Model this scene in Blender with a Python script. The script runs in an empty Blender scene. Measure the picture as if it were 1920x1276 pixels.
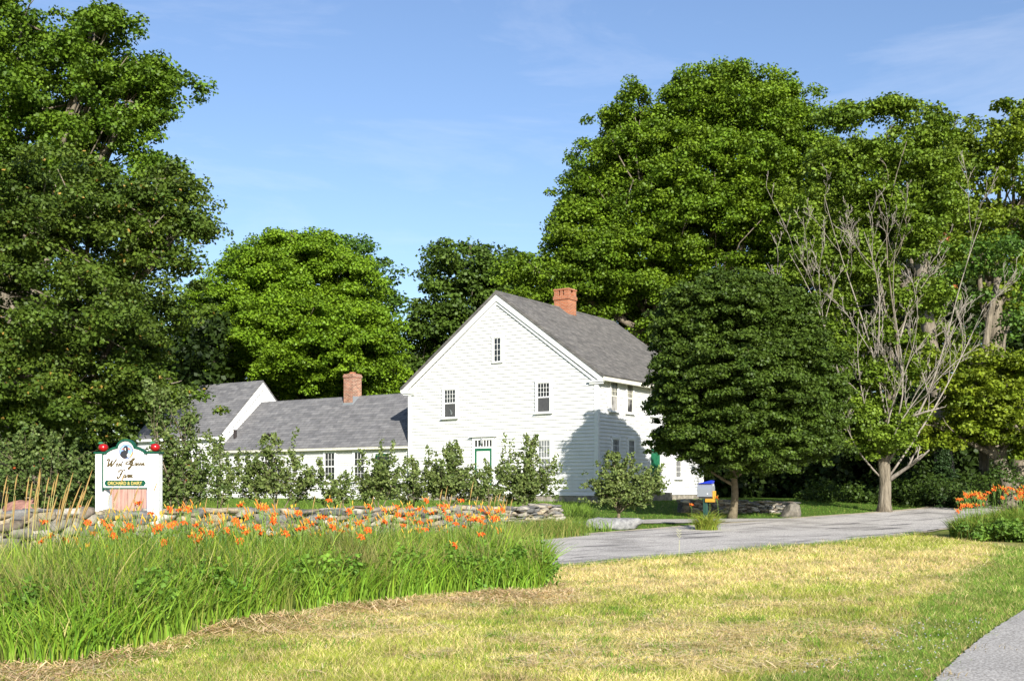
import bpy, math, random
import numpy as np
from mathutils import Vector, Matrix
R = math.radians
sc = bpy.context.scene
# ------------------------------------------------------------------ camera
F, HY, CX, W, H, EYE = 2045.0, 912.0, 960.0, 1920, 1276, 1.6
cam = bpy.data.objects.new('camera', bpy.data.cameras.new('camera'))
sc.collection.objects.link(cam); sc.camera = cam
cam.location = (0, 0, EYE); cam.rotation_euler = (R(90), 0, 0)
cam.data.sensor_width = 36; cam.data.lens = F / W * 36
cam.data.shift_y = (HY - H / 2) / W
cam.data.clip_start = 0.1; cam.data.clip_end = 6000
# ------------------------------------------------------------------ light
SUN_AZ, SUN_EL = 16.5, 25.0          # degrees right of straight behind the camera, elevation
sdir = Vector((math.sin(R(SUN_AZ)) * math.cos(R(SUN_EL)), -math.cos(R(SUN_AZ)) * math.cos(R(SUN_EL)), math.sin(R(SUN_EL))))
sun = bpy.data.objects.new('sun', bpy.data.lights.new('sun', 'SUN'))
sun.data.energy = 5.0; sun.data.angle = R(0.53); sun.data.color = (1.0, 0.955, 0.87)
sun.rotation_euler = sdir.to_track_quat('Z', 'Y').to_euler(); sun.location = (30, -40, 40)
sc.collection.objects.link(sun)
wd = bpy.data.worlds.new('World'); sc.world = wd; wd.use_nodes = True
nt = wd.node_tree; nt.nodes.clear()
wo = nt.nodes.new('ShaderNodeOutputWorld'); bg = nt.nodes.new('ShaderNodeBackground')
sky = nt.nodes.new('ShaderNodeTexSky'); sky.sky_type = 'NISHITA'; sky.sun_disc = False
sky.sun_elevation = R(SUN_EL); sky.sun_rotation = math.atan2(sdir.x, sdir.y)
sky.air_density = 1.15; sky.dust_density = 0.7; sky.ozone_density = 3.6; sky.altitude = 60
bg.inputs['Strength'].default_value = 0.097
tc = nt.nodes.new('ShaderNodeTexCoord'); mp = nt.nodes.new('ShaderNodeMapping')
mp.inputs['Rotation'].default_value = (0, R(14), 0); mp.inputs['Scale'].default_value = (1.6, 1.6, 8.0)
cn = nt.nodes.new('ShaderNodeTexNoise'); cn.inputs['Scale'].default_value = 1.9; cn.inputs['Detail'].default_value = 9
cn.inputs['Roughness'].default_value = 0.62; cn.inputs['Distortion'].default_value = 0.5
cr = nt.nodes.new('ShaderNodeValToRGB'); cr.color_ramp.elements[0].position = 0.5; cr.color_ramp.elements[1].position = 0.86
cr.color_ramp.elements[1].color = (0.30, 0.30, 0.30, 1)
mx = nt.nodes.new('ShaderNodeMix'); mx.data_type = 'RGBA'
mx.inputs[7].default_value = (6.2, 6.4, 7.2, 1)
gm = nt.nodes.new('ShaderNodeHueSaturation'); gm.inputs['Saturation'].default_value = 1.0; gm.inputs['Hue'].default_value = 0.507
nt.links.new(tc.outputs['Generated'], mp.inputs['Vector']); nt.links.new(mp.outputs[0], cn.inputs['Vector'])
nt.links.new(cn.outputs['Fac'], cr.inputs['Fac']); nt.links.new(cr.outputs['Color'], mx.inputs[0])
nt.links.new(sky.outputs[0], gm.inputs['Color']); nt.links.new(gm.outputs[0], mx.inputs[6])
nt.links.new(mx.outputs[2], bg.inputs['Color']); nt.links.new(bg.outputs[0], wo.inputs['Surface'])
sc.view_settings.view_transform = 'Standard'; sc.view_settings.look = 'None'
sc.view_settings.gamma = 1; sc.view_settings.exposure = 0.92
sc.render.engine = 'CYCLES'; sc.cycles.max_bounces = 6; sc.cycles.transparent_max_bounces = 6
# ------------------------------------------------------------------ helpers
rng = np.random.default_rng(7); rnd = random.Random(5)
def N(*a): return np.array(a, dtype=float)
def smooth(a, b, x):
    t = np.clip((np.asarray(x, float) - a) / (b - a), 0, 1); return t * t * (3 - 2 * t)
GS = np.array([-60, 20, 28, 34, 39, 44, 47.2, 60, 110, 400, 3000.]); GZ = np.array([0, .03, .12, .25, .48, .75, .93, 1.0, 1.1, 1.6, 2.0])
def ground(x, y):
    x = np.asarray(x, float); y = np.asarray(y, float)
    s = y - 0.45 * np.maximum(0, x - 5) * (1 - smooth(40, 70, x))
    z = sum(np.interp(s + k, GS, GZ) for k in (-1.2, -.6, 0, .6, 1.2)) / 5
    return z + 0.012 * np.sin(x * .9 + 1.3) * np.cos(y * .7) * (1 - smooth(30, 40, y))
def P3(px, py, d): return Vector(((px - CX) / F * d, d, EYE + (HY - py) / F * d))
def gz(x, y): return float(ground(x, y))
def vnoise(x, y, seed=0):
    g = np.random.default_rng(seed).random((64, 64))
    xi = np.floor(x).astype(int); yi = np.floor(y).astype(int); fx = x - xi; fy = y - yi
    fx = fx * fx * (3 - 2 * fx); fy = fy * fy * (3 - 2 * fy)
    a = g[xi % 64, yi % 64]; b = g[(xi + 1) % 64, yi % 64]; c = g[xi % 64, (yi + 1) % 64]; d = g[(xi + 1) % 64, (yi + 1) % 64]
    return (a * (1 - fx) + b * fx) * (1 - fy) + (c * (1 - fx) + d * fx) * fy
def fbm(x, y, seed=0):
    return (vnoise(x, y, seed) * .5 + vnoise(x * 2.1, y * 2.1, seed + 1) * .3 + vnoise(x * 4.3, y * 4.3, seed + 2) * .2)
def link(o, parent=None):
    sc.collection.objects.link(o)
    if parent is not None: o.parent = parent
    return o
def thing(name, label, cat, loc=(0, 0, 0), rz=0, group=None):
    o = bpy.data.objects.new(name, None); o.empty_display_size = .2; o.location = loc; o.rotation_euler = (0, 0, rz)
    link(o); o['label'] = label; o['category'] = cat
    if group: o['group'] = group
    return o
def tag(o, label, cat, group=None, kind=None):
    if label: o['label'] = label
    if cat: o['category'] = cat
    if group: o['group'] = group
    if kind: o['kind'] = kind
    return o
def npmesh(name, V, Fa, mat, parent=None, col=None, smooth_=False):
    """V (n,3), Fa (m,k) one polygon size"""
    V = np.ascontiguousarray(V, dtype=np.float32); Fa = np.ascontiguousarray(Fa, dtype=np.int32)
    me = bpy.data.meshes.new(name); m, k = Fa.shape
    me.vertices.add(len(V)); me.vertices.foreach_set('co', V.ravel())
    me.loops.add(m * k); me.loops.foreach_set('vertex_index', Fa.ravel())
    me.polygons.add(m); me.polygons.foreach_set('loop_start', np.arange(0, m * k, k, dtype=np.int32))
    try: me.polygons.foreach_set('loop_total', np.full(m, k, dtype=np.int32))
    except Exception: pass
    if smooth_: me.polygons.foreach_set('use_smooth', np.ones(m, dtype=bool))
    if col is not None:
        a = me.color_attributes.new('col', 'FLOAT_COLOR', 'POINT')
        c = np.ones((len(V), 4), dtype=np.float32); c[:, :3] = col; a.data.foreach_set('color', c.ravel())
    me.update(calc_edges=True); me.materials.append(mat)
    return link(bpy.data.objects.new(name, me), parent)
class MB:
    """collects faces of any size, several materials, then one mesh"""
    def __init__(s): s.v = []; s.f = []; s.m = []
    def add(s, vs, fs, mi=0):
        o = len(s.v); s.v += [tuple(v) for v in vs]; s.f += [tuple(o + i for i in f) for f in fs]; s.m += [mi] * len(fs); return s
    def box(s, x0, x1, y0, y1, z0, z1, mi=0, M=None):
        vs = [Vector((x, y, z)) for x in (x0, x1) for y in (y0, y1) for z in (z0, z1)]
        if M is not None: vs = [M @ v for v in vs]
        return s.add(vs, [(0, 1, 3, 2), (4, 6, 7, 5), (0, 4, 5, 1), (2, 3, 7, 6), (0, 2, 6, 4), (1, 5, 7, 3)], mi)
    def prism(s, poly, fn, mi=0):
        """poly: 2D pts, fn(p, k) -> 3D for k=0,1"""
        n = len(poly); vs = [fn(p, 0) for p in poly] + [fn(p, 1) for p in poly]
        return s.add(vs, [tuple(range(n))[::-1], tuple(range(n, 2 * n))] + [(i, (i + 1) % n, n + (i + 1) % n, n + i) for i in range(n)], mi)
    def tube(s, pts, rad, n=8, mi=0, cap=True):
        pts = [Vector(p) for p in pts]; rings = []; up = None
        for i, p in enumerate(pts):
            t = (pts[min(i + 1, len(pts) - 1)] - pts[max(i - 1, 0)])
            t = t.normalized() if t.length > 1e-9 else Vector((0, 0, 1))
            if up is None: up = t.orthogonal().normalized()
            up = (up - t * up.dot(t)); up = up.normalized() if up.length > 1e-6 else t.orthogonal().normalized()
            b = t.cross(up); r = rad[i] if hasattr(rad, '__len__') else rad
            rings.append([p + (up * math.cos(2 * math.pi * k / n) + b * math.sin(2 * math.pi * k / n)) * r for k in range(n)])
        vs = [v for r_ in rings for v in r_]; fs = []
        for i in range(len(rings) - 1):
            for k in range(n): fs.append((i * n + k, i * n + (k + 1) % n, (i + 1) * n + (k + 1) % n, (i + 1) * n + k))
        if cap: fs += [tuple(range(n))[::-1], tuple((len(rings) - 1) * n + k for k in range(n))]
        return s.add(vs, fs, mi)
    def build(s, name, mats, parent=None, smooth_=False, bevel=0):
        me = bpy.data.meshes.new(name); me.from_pydata(s.v, [], s.f)
        if not isinstance(mats, (list, tuple)): mats = [mats]
        for m in mats: me.materials.append(m)
        me.polygons.foreach_set('material_index', s.m)
        if smooth_: me.polygons.foreach_set('use_smooth', [True] * len(s.f))
        me.update(); o = link(bpy.data.objects.new(name, me), parent)
        if bevel:
            b = o.modifiers.new('bevel', 'BEVEL'); b.width = bevel; b.segments = 2; b.limit_method = 'ANGLE'
        return o
# ------------------------------------------------------------------ materials
def mat(name, col=(.5, .5, .5), rough=.7, metal=0, spec=.3):
    m = bpy.data.materials.new(name); m.use_nodes = True; b = m.node_tree.nodes['Principled BSDF']
    b.inputs['Base Color'].default_value = (*col, 1); b.inputs['Roughness'].default_value = rough
    b.inputs['Metallic'].default_value = metal; b.inputs['Specular IOR Level'].default_value = spec
    return m
def nmat(name, stops, scale=5, detail=6, rough=.8, bump=.3, coord='Object', mscale=(1, 1, 1), dist=.02, spec=.2, scale2=None, stops2=None):
    m = mat(name, rough=rough, spec=spec); t = m.node_tree; b = t.nodes['Principled BSDF']
    c = t.nodes.new('ShaderNodeTexCoord'); mp = t.nodes.new('ShaderNodeMapping'); mp.inputs['Scale'].default_value = mscale
    n = t.nodes.new('ShaderNodeTexNoise'); n.inputs['Scale'].default_value = scale; n.inputs['Detail'].default_value = detail; n.inputs['Roughness'].default_value = .62
    r = t.nodes.new('ShaderNodeValToRGB'); e = r.color_ramp.elements
    while len(e) < len(stops): e.new(.5)
    for i, (p, k) in enumerate(stops): e[i].position = p; e[i].color = (*k, 1)
    t.links.new(c.outputs[coord], mp.inputs[0]); t.links.new(mp.outputs[0], n.inputs['Vector']); t.links.new(n.outputs['Fac'], r.inputs['Fac'])
    out = r.outputs['Color']
    if scale2:
        n2 = t.nodes.new('ShaderNodeTexNoise'); n2.inputs['Scale'].default_value = scale2; n2.inputs['Detail'].default_value = 5
        r2 = t.nodes.new('ShaderNodeValToRGB'); e2 = r2.color_ramp.elements
        for i, (p, k) in enumerate(stops2): e2[i].position = p; e2[i].color = (k, k, k, 1)
        q = t.nodes.new('ShaderNodeMix'); q.data_type = 'RGBA'; q.blend_type = 'MULTIPLY'; q.inputs[0].default_value = 1
        t.links.new(mp.outputs[0], n2.inputs['Vector']); t.links.new(n2.outputs['Fac'], r2.inputs['Fac'])
        t.links.new(out, q.inputs[6]); t.links.new(r2.outputs['Color'], q.inputs[7]); out = q.outputs[2]
    t.links.new(out, b.inputs['Base Color'])
    if bump:
        bp = t.nodes.new('ShaderNodeBump'); bp.inputs['Strength'].default_value = bump; bp.inputs['Distance'].default_value = dist
        t.links.new(n.outputs['Fac'], bp.inputs['Height']); t.links.new(bp.outputs[0], b.inputs['Normal'])
    return m
def leafmat(name, trans=.35, rough=.55, spec=.25, tcol=(1.25, 1.25, .55)):
    m = mat(name, rough=rough, spec=spec); t = m.node_tree; b = t.nodes['Principled BSDF']
    a = t.nodes.new('ShaderNodeAttribute'); a.attribute_name = 'col'
    tr = t.nodes.new('ShaderNodeBsdfTranslucent'); ms = t.nodes.new('ShaderNodeMixShader'); ms.inputs[0].default_value = trans
    q = t.nodes.new('ShaderNodeMix'); q.data_type = 'RGBA'; q.blend_type = 'MULTIPLY'; q.inputs[0].default_value = 1; q.inputs[7].default_value = (*tcol, 1)
    t.links.new(a.outputs['Color'], b.inputs['Base Color']); t.links.new(a.outputs['Color'], q.inputs[6]); t.links.new(q.outputs[2], tr.inputs['Color'])
    t.links.new(b.outputs[0], ms.inputs[1]); t.links.new(tr.outputs[0], ms.inputs[2])
    t.links.new(ms.outputs[0], t.nodes['Material Output'].inputs['Surface'])
    return m
def brickmat(name, c1, c2, mortar, sc_=1, bw=.22, rh=.075, ms=.012, vert_axis='XZ', bump=.4, noise=.5, rough=.85, side=False):
    """bricks mapped from object coordinates; side=True folds Y in so that all four faces get courses"""
    m = mat(name, rough=rough, spec=.2); t = m.node_tree; b = t.nodes['Principled BSDF']
    c = t.nodes.new('ShaderNodeTexCoord'); s = t.nodes.new('ShaderNodeSeparateXYZ'); k = t.nodes.new('ShaderNodeCombineXYZ')
    t.links.new(c.outputs['Object'], s.inputs[0])
    ad = t.nodes.new('ShaderNodeMath'); ad.operation = 'ADD'
    t.links.new(s.outputs['X'], ad.inputs[0]); t.links.new(s.outputs['Y'], ad.inputs[1]) if side else None
    if not side: ad.inputs[1].default_value = 0
    if vert_axis == 'YX':        # rows run along Y, step along X/Z (main roof)
        t.links.new(s.outputs['Y'], k.inputs['X']); t.links.new(s.outputs['Z'], k.inputs['Y'])
    else:
        t.links.new(ad.outputs[0], k.inputs['X']); t.links.new(s.outputs['Z'], k.inputs['Y'])
    br = t.nodes.new('ShaderNodeTexBrick'); br.inputs['Scale'].default_value = sc_
    br.inputs['Color1'].default_value = (*c1, 1); br.inputs['Color2'].default_value = (*c2, 1); br.inputs['Mortar'].default_value = (*mortar, 1)
    br.inputs['Brick Width'].default_value = bw; br.inputs['Row Height'].default_value = rh; br.inputs['Mortar Size'].default_value = ms
    br.inputs['Mortar Smooth'].default_value = .2
    t.links.new(k.outputs[0], br.inputs['Vector'])
    n = t.nodes.new('ShaderNodeTexNoise'); n.inputs['Scale'].default_value = 3.5; n.inputs['Detail'].default_value = 6
    r = t.nodes.new('ShaderNodeValToRGB'); r.color_ramp.elements[0].position = .3; r.color_ramp.elements[1].position = .75
    r.color_ramp.elements[0].color = (1 - noise, 1 - noise, 1 - noise, 1); r.color_ramp.elements[1].color = (1.12, 1.12, 1.12, 1)
    q = t.nodes.new('ShaderNodeMix'); q.data_type = 'RGBA'; q.blend_type = 'MULTIPLY'; q.inputs[0].default_value = 1
    t.links.new(c.outputs['Object'], n.inputs['Vector']); t.links.new(n.outputs['Fac'], r.inputs['Fac'])
    t.links.new(br.outputs['Color'], q.inputs[6]); t.links.new(r.outputs['Color'], q.inputs[7]); t.links.new(q.outputs[2], b.inputs['Base Color'])
    bp = t.nodes.new('ShaderNodeBump'); bp.inputs['Strength'].default_value = bump; bp.inputs['Distance'].default_value = .01; bp.invert = True
    t.links.new(br.outputs['Fac'], bp.inputs['Height']); t.links.new(bp.outputs[0], b.inputs['Normal'])
    return m
WHITE = nmat('white_clapboard_paint', [(.2, (.60, .60, .585)), (.5, (.68, .68, .665)), (.8, (.72, .72, .705))], 2.2, 7, .6, .05, mscale=(1, 1, .5))
TRIM = nmat('white_trim_paint', [(.3, (.70, .70, .68)), (.7, (.77, .77, .75))], 4, 4, .5, .03)
CREAM = nmat('aged_cream_paint', [(.3, (.55, .52, .42)), (.7, (.70, .68, .58))], 6, 4, .6, .05)
GLASS = mat('dark_window_glass', (.018, .02, .022), .06, 0, .6)
GLASSG = mat('old_glass_painted_reflection', (.16, .17, .17), .12, 0, .6)  # pale grey base colour stands in for a reflection
SCREEN = nmat('window_screen', [(.3, (.055, .057, .058)), (.7, (.075, .076, .077))], 12, 2, .8, 0)
CURT = nmat('pale_curtain_behind_glass', [(.35, (.03, .03, .03)), (.55, (.28, .27, .25)), (.8, (.38, .37, .35))], 2.2, 3, .5, 0)
GREEN = nmat('green_door_paint', [(.3, (.015, .10, .05)), (.7, (.022, .15, .075))], 5, 4, .45, .04)
DGREEN = nmat('dark_green_paint', [(.3, (.005, .05, .03)), (.7, (.008, .075, .042))], 5, 4, .4, .04)
SHING = brickmat('grey_asphalt_shingles', (.205, .20, .20), (.135, .133, .138), (.085, .085, .09), 1, .62, .135, .008, 'XZ', .5, .28)
SHINGM = brickmat('weathered_main_roof_shingles', (.18, .168, .155), (.125, .118, .112), (.06, .058, .055), 1, .40, .10, .007, 'YX', .5, .35)
BRICK = brickmat('orange_chimney_brick', (.42, .13, .055), (.30, .085, .04), (.34, .25, .17), 1, .22, .075, .011, 'XZ', .5, .25, side=True)
BRICKO = brickmat('weathered_mottled_brick', (.42, .17, .11), (.20, .07, .05), (.45, .38, .28), 1, .22, .075, .012, 'XZ', .5, .35, side=True)
FOUND = nmat('fieldstone_foundation', [(.3, (.10, .095, .085)), (.5, (.26, .23, .19)), (.75, (.38, .35, .31))], 4, 6, .9, .8, dist=.05)
METAL = mat('galvanised_metal', (.48, .49, .51), .45, .75)
LEAD = mat('lead_flashing', (.30, .32, .34), .5, .4)
DARK = mat('dark_vent_paint', (.02, .014, .014), .6)
BARK = nmat('grey_brown_bark', [(.25, (.05, .042, .032)), (.5, (.16, .135, .10)), (.8, (.30, .26, .20))], 9, 8, .95, 1.0, mscale=(1, 1, .18), dist=.06)
BARKD = nmat('pale_dead_bark', [(.25, (.12, .10, .08)), (.5, (.25, .22, .185)), (.8, (.36, .33, .285))], 9, 6, .95, .5, mscale=(1, 1, .3), dist=.03)
BARKS = nmat('smooth_young_bark', [(.25, (.07, .055, .035)), (.6, (.17, .14, .09))], 8, 6, .9, .4, dist=.02)
LEAF = leafmat('foliage', .20); BLADE = leafmat('grass_blades', .3, .6, .2, (1.15, 1.15, .6)); PETAL = leafmat('flower_petals', .3, .5, .3, (1.2, .9, .5))
FLATC = leafmat('stem_surface', .0)
# ------------------------------------------------------------------ ground, road, paths
def axis(a, b, s0, grow, lim):
    out = [0.]; s = s0
    while out[-1] < lim: out.append(out[-1] + s); s *= grow if out[-1] > b else 1
    return np.array(out)
xp = axis(0, 22, .5, 1.16, 2500); xs = np.concatenate([-xp[:0:-1], xp]); ya = axis(0, 62, .5, 1.16, 3200); ys = np.concatenate([-axis(0, 6, 1., 1.6, 400)[:0:-1], ya])
gx, gy = np.meshgrid(xs, ys); gzv = ground(gx, gy)
# low drifts of cut hay along the bed front
V = np.stack([gx, gy, gzv], -1).reshape(-1, 3); nx = len(xs); ny = len(ys)
ii = (np.arange(ny - 1)[:, None] * nx + np.arange(nx - 1)[None]).ravel(); Fq = np.stack([ii, ii + 1, ii + nx + 1, ii + nx], 1)
def dry_mask(x, y):
    """0 = fresh green, 1 = dry cut hay; the mown bank in front of the road"""
    a = fbm(x * .55 + 3, y * .55 * .8, 11); b = fbm((x + y) * .18 + 9, (y - x) * .7, 21)
    m = .55 * a + .45 * b
    m = smooth(.40, .60, m)
    band = np.exp(-((y - (21.2 + .55 * (x - .5) - 3.4)) / 1.9) ** 2) * smooth(-1, 1, x) * (1 - smooth(8, 14, x))
    m = np.clip(m * .85 + band * .9, 0, 1)
    path_d = y - (9.3 + 1.9 * (x - 3.6)) # near side path verge
    m = m * smooth(.3, 2.2, path_d)
    edge = (21.6 + .92 * (x - .7)) - y
    m = m * smooth(.1, 1.3, edge)
    return m
cc = np.empty((len(V), 3)); fx, fy = V[:, 0], V[:, 1]; dm = dry_mask(fx, fy)[:, None]
near = N(.20, .23, .055) * (1 - dm) + N(.44, .35, .18) * dm
bd = np.exp(-((fy - np.interp(fx, [-12, -8, -5.4, -4.5, -3.9, -3.6, -2.9, -2.1, -1.2, -.3, .45, .9], [9.0, 9.8, 10.2, 9.6, 9.6, 10.6, 12.9, 14.0, 15.6, 16.0, 16.3, 16.6]) + .1) / .7) ** 2)[:, None] * (fx < 1.2)[:, None]; near = near * (1 - bd) + N(.22, .15, .085) * bd
lawn = N(.085, .15, .022)[None] * (.8 + .4 * fbm(fx * .6, fy * .6, 5))[:, None]
roadside = ((fy - (24.5 + .9 * (fx - 2))) > 0)[:, None]
far = smooth(60, 90, fy)[:, None]
cc = np.where(roadside, lawn, near) * (1 - far) + N(.05, .085, .02) * far
GRM = mat('mown_turf_and_soil', rough=.95, spec=.1); t = GRM.node_tree
a_ = t.nodes.new('ShaderNodeAttribute'); a_.attribute_name = 'col'; n_ = t.nodes.new('ShaderNodeTexNoise'); n_.inputs['Scale'].default_value = 9; n_.inputs['Detail'].default_value = 9; n_.inputs['Roughness'].default_value = .75
r_ = t.nodes.new('ShaderNodeValToRGB'); r_.color_ramp.elements[0].position = .3; r_.color_ramp.elements[0].color = (.45, .45, .4, 1); r_.color_ramp.elements[1].position = .72; r_.color_ramp.elements[1].color = (1.35, 1.3, 1.2, 1)
q_ = t.nodes.new('ShaderNodeMix'); q_.data_type = 'RGBA'; q_.blend_type = 'MULTIPLY'; q_.inputs[0].default_value = 1; c_ = t.nodes.new('ShaderNodeTexCoord')
b_ = t.nodes.new('ShaderNodeBump'); b_.inputs['Strength'].default_value = .8; b_.inputs['Distance'].default_value = .05
t.links.new(c_.outputs['Object'], n_.inputs['Vector']); t.links.new(n_.outputs['Fac'], r_.inputs['Fac']); t.links.new(a_.outputs['Color'], q_.inputs[6]); t.links.new(r_.outputs['Color'], q_.inputs[7])
t.links.new(q_.outputs[2], t.nodes['Principled BSDF'].inputs['Base Color']); t.links.new(n_.outputs['Fac'], b_.inputs['Height']); t.links.new(b_.outputs[0], t.nodes['Principled BSDF'].inputs['Normal'])
o = npmesh('ground', V, Fq, GRM, col=cc, smooth_=True); o['kind'] = 'structure'
def polyline(pts, n):
    """catmull-rom resample of 2D points"""
    p = np.array(pts, float); p = np.vstack([2 * p[0] - p[1], p, 2 * p[-1] - p[-2]]); out = []
    m = len(p) - 3
    for k in range(n):
        u = k / (n - 1) * m; i = min(int(u), m - 1); t_ = u - i; a, b, c, d = p[i:i + 4]
        out.append(.5 * ((2 * b) + (-a + c) * t_ + (2 * a - 5 * b + 4 * c - d) * t_ ** 2 + (-a + 3 * b - 3 * c + d) * t_ ** 3))
    return np.array(out)
def strip(name, A, B, m, dz, nl=160, nw=24, wob=.12, kind='structure'):
    a = polyline(A, nl); b = polyline(B, nl); s = np.arange(nl) * .55
    dirn = (b - a) / np.linalg.norm(b - a, axis=1)[:, None]
    a = a + dirn * ((fbm(s, s * 0 + 3., 31) - .5) * 2 * wob + (vnoise(s * 4, s * 0, 35) - .5) * wob * .5)[:, None]; b = b + dirn * ((fbm(s, s * 0 + 8., 32) - .5) * 2 * wob + (vnoise(s * 4, s * 0, 36) - .5) * wob * .5)[:, None]
    u = np.linspace(0, 1, nw)[None, :, None]; Q = a[:, None] * (1 - u) + b[:, None] * u
    z = ground(Q[..., 0], Q[..., 1]) + dz
    Vv = np.concatenate([Q, z[..., None]], -1).reshape(-1, 3)
    k = (np.arange(nl - 1)[:, None] * nw + np.arange(nw - 1)[None]).ravel(); o = npmesh(name, Vv, np.stack([k, k + nw, k + nw + 1, k + 1], 1), m, smooth_=True)
    # skirt edge
    o['kind'] = kind; return o
ROADM = nmat('worn_grey_asphalt', [(.36, (.22, .20, .18)), (.5, (.42, .39, .355)), (.63, (.60, .56, .51))], 28, 8, .9, .35, mscale=(1, 1, 1), dist=.01, scale2=.55, stops2=[(.34, .62), (.52, 1.0)])
# dark tar streaks run along the road direction
t = ROADM.node_tree; b = t.nodes['Principled BSDF']; old = b.inputs['Base Color'].links[0].from_socket
c_ = t.nodes.new('ShaderNodeTexCoord'); mp_ = t.nodes.new('ShaderNodeMapping'); mp_.inputs['Rotation'].default_value = (0, 0, R(-44)); mp2 = t.nodes.new('ShaderNodeMapping'); mp2.inputs['Scale'].default_value = (.3, 2.2, 1)
n_ = t.nodes.new('ShaderNodeTexNoise'); n_.inputs['Scale'].default_value = 1.0; n_.inputs['Detail'].default_value = 7; n_.inputs['Roughness'].default_value = .7
r_ = t.nodes.new('ShaderNodeValToRGB'); r_.color_ramp.elements[0].position = .34; r_.color_ramp.elements[0].color = (.26, .26, .28, 1); r_.color_ramp.elements[1].position = .46; r_.color_ramp.elements[1].color = (1, 1, 1, 1)
q_ = t.nodes.new('ShaderNodeMix'); q_.data_type = 'RGBA'; q_.blend_type = 'MULTIPLY'; q_.inputs[0].default_value = 1.0
t.links.new(c_.outputs['Object'], mp_.inputs[0]); t.links.new(mp_.outputs[0], mp2.inputs[0]); t.links.new(mp2.outputs[0], n_.inputs['Vector']); t.links.new(n_.outputs['Fac'], r_.inputs['Fac'])
t.links.new(old, q_.inputs[6]); t.links.new(r_.outputs['Color'], q_.inputs[7]); t.links.new(q_.outputs[2], b.inputs['Base Color'])
NEAR_EDGE = [(-30, 5), (-16, 11.4), (-8, 15.2), (-3, 18.3), (.73, 21.4), (4, 24.5), (7.5, 28.0), (11.6, 32.6), (15.6, 38), (19, 43.5), (24, 53), (30, 66), (40, 90)]
FAR_EDGE = [(-34, 9), (-20, 14.4), (-12, 17.8), (-5, 23.8), (.9, 30.2), (3.8, 33.4), (7.4, 37.0), (11.6, 41.2), (16.6, 46.0), (19, 49), (22, 55), (27, 67), (37, 91)]
strip('road', NEAR_EDGE, FAR_EDGE, ROADM, .028, 260, 30, .10)
SHOULD = nmat('sandy_gravel_shoulder', [(.3, (.25, .22, .15)), (.6, (.42, .36, .26)), (.8, (.5, .46, .38))], 30, 6, .95, .4, dist=.01)
strip('road_shoulder', FAR_EDGE, [(x - .22 - .18 * math.sin(x * .8) ** 2, y + .22 + .18 * math.sin(x * .8) ** 2) for x, y in FAR_EDGE], SHOULD, .022, 260, 4, .10)
strip('road_shoulder', [(x + .15, y - .15) for x, y in NEAR_EDGE], NEAR_EDGE, SHOULD, .020, 260, 4, .12)
PATHM = nmat('pale_compacted_gravel', [(.36, (.20, .185, .165)), (.5, (.36, .335, .305)), (.62, (.54, .51, .465))], 40, 8, .95, .5, dist=.01, scale2=.9, stops2=[(.3, .8), (.6, 1.0)])
strip('path', [(2.4, 7.0), (3.52, 9.0), (4.10, 10.0), (4.95, 11.4), (6.45, 13.75), (8.9, 17.5), (12.5, 23)], [(6, 4.5), (8, 8.0), (9, 9.0), (10, 10.6), (11, 12.6), (13, 16.2), (16.5, 22)], PATHM, .03, 240, 30, .02)
strip('driveway', [(9.4, 38.9), (7.5, 37.6), (5.6, 36.6), (3.8, 36.3), (1.0, 36.2), (-4, 36.6), (-12, 37.5)], [(10.6, 40.0), (8.0, 39.2), (5.6, 38.3), (3.4, 37.6), (1.0, 37.3), (-4, 37.8), (-12, 38.9)], PATHM, .034, 120, 8, .05)
def inroad(x, y, m=0):
    lo = np.interp(x, [p[0] for p in NEAR_EDGE], [p[1] for p in NEAR_EDGE]); hi = np.interp(x, [p[0] for p in FAR_EDGE], [p[1] for p in FAR_EDGE])
    return (y > lo - m) & (y < hi + m)
# ------------------------------------------------------------------ blades
def blades(name, X, Y, h, w, col, bend=.35, seg=3, mat_=None, parent=None, z=None, az=None, base_dark=None):
    n = len(X); z0 = ground(X, Y) if z is None else z; az = rng.random(n) * 2 * np.pi if az is None else az
    la = rng.random(n) * 2 * np.pi; bd = bend * (0.3 + rng.random(n)); L = np.stack([np.cos(la), np.sin(la)], 1)
    wd_ = np.stack([np.cos(az), np.sin(az)], 1) * (w[:, None] * .5); vs = []; 
    for k in range(seg):
        s = k / seg; wk = (1 - s * .55) if k else .8
        c = np.stack([X + L[:, 0] * bd * h * s * s, Y + L[:, 1] * bd * h * s * s, z0 + h * (s - .35 * bd * s * s * s)], 1)
        a = c.copy(); a[:, :2] += wd_ * wk; b = c.copy(); b[:, :2] -= wd_ * wk; vs += [a, b]
    tip = np.stack([X + L[:, 0] * bd * h, Y + L[:, 1] * bd * h, z0 + h * (1 - .35 * bd)], 1); vs.append(tip)
    m = 2 * seg + 1; V = np.stack(vs, 1).reshape(-1, 3); base = np.arange(n) * m
    T = []
    for k in range(seg - 1):
        i = base + 2 * k; T += [np.stack([i, i + 1, i + 3], 1), np.stack([i, i + 3, i + 2], 1)]
    i = base + 2 * (seg - 1); T.append(np.stack([i, i + 1, i + 2], 1))
    return npmesh(name, V, np.concatenate(T), mat_ or BLADE, parent, col=np.repeat(col, m, 0))
def inpoly(x, y, poly):
    c = np.zeros(len(x), bool); n = len(poly)
    for i in range(n):
        x0, y0 = poly[i]; x1, y1 = poly[(i + 1) % n]
        k = ((y0 > y) != (y1 > y)) & (x < (x1 - x0) * (y - y0) / (y1 - y0 + 1e-12) + x0); c ^= k
    return c
def jit(c, n, a=.18): return np.asarray(c)[None] * (1 + (rng.random((n, 1)) - .5) * 2 * a + (rng.random((n, 3)) - .5) * a * .5)
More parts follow.
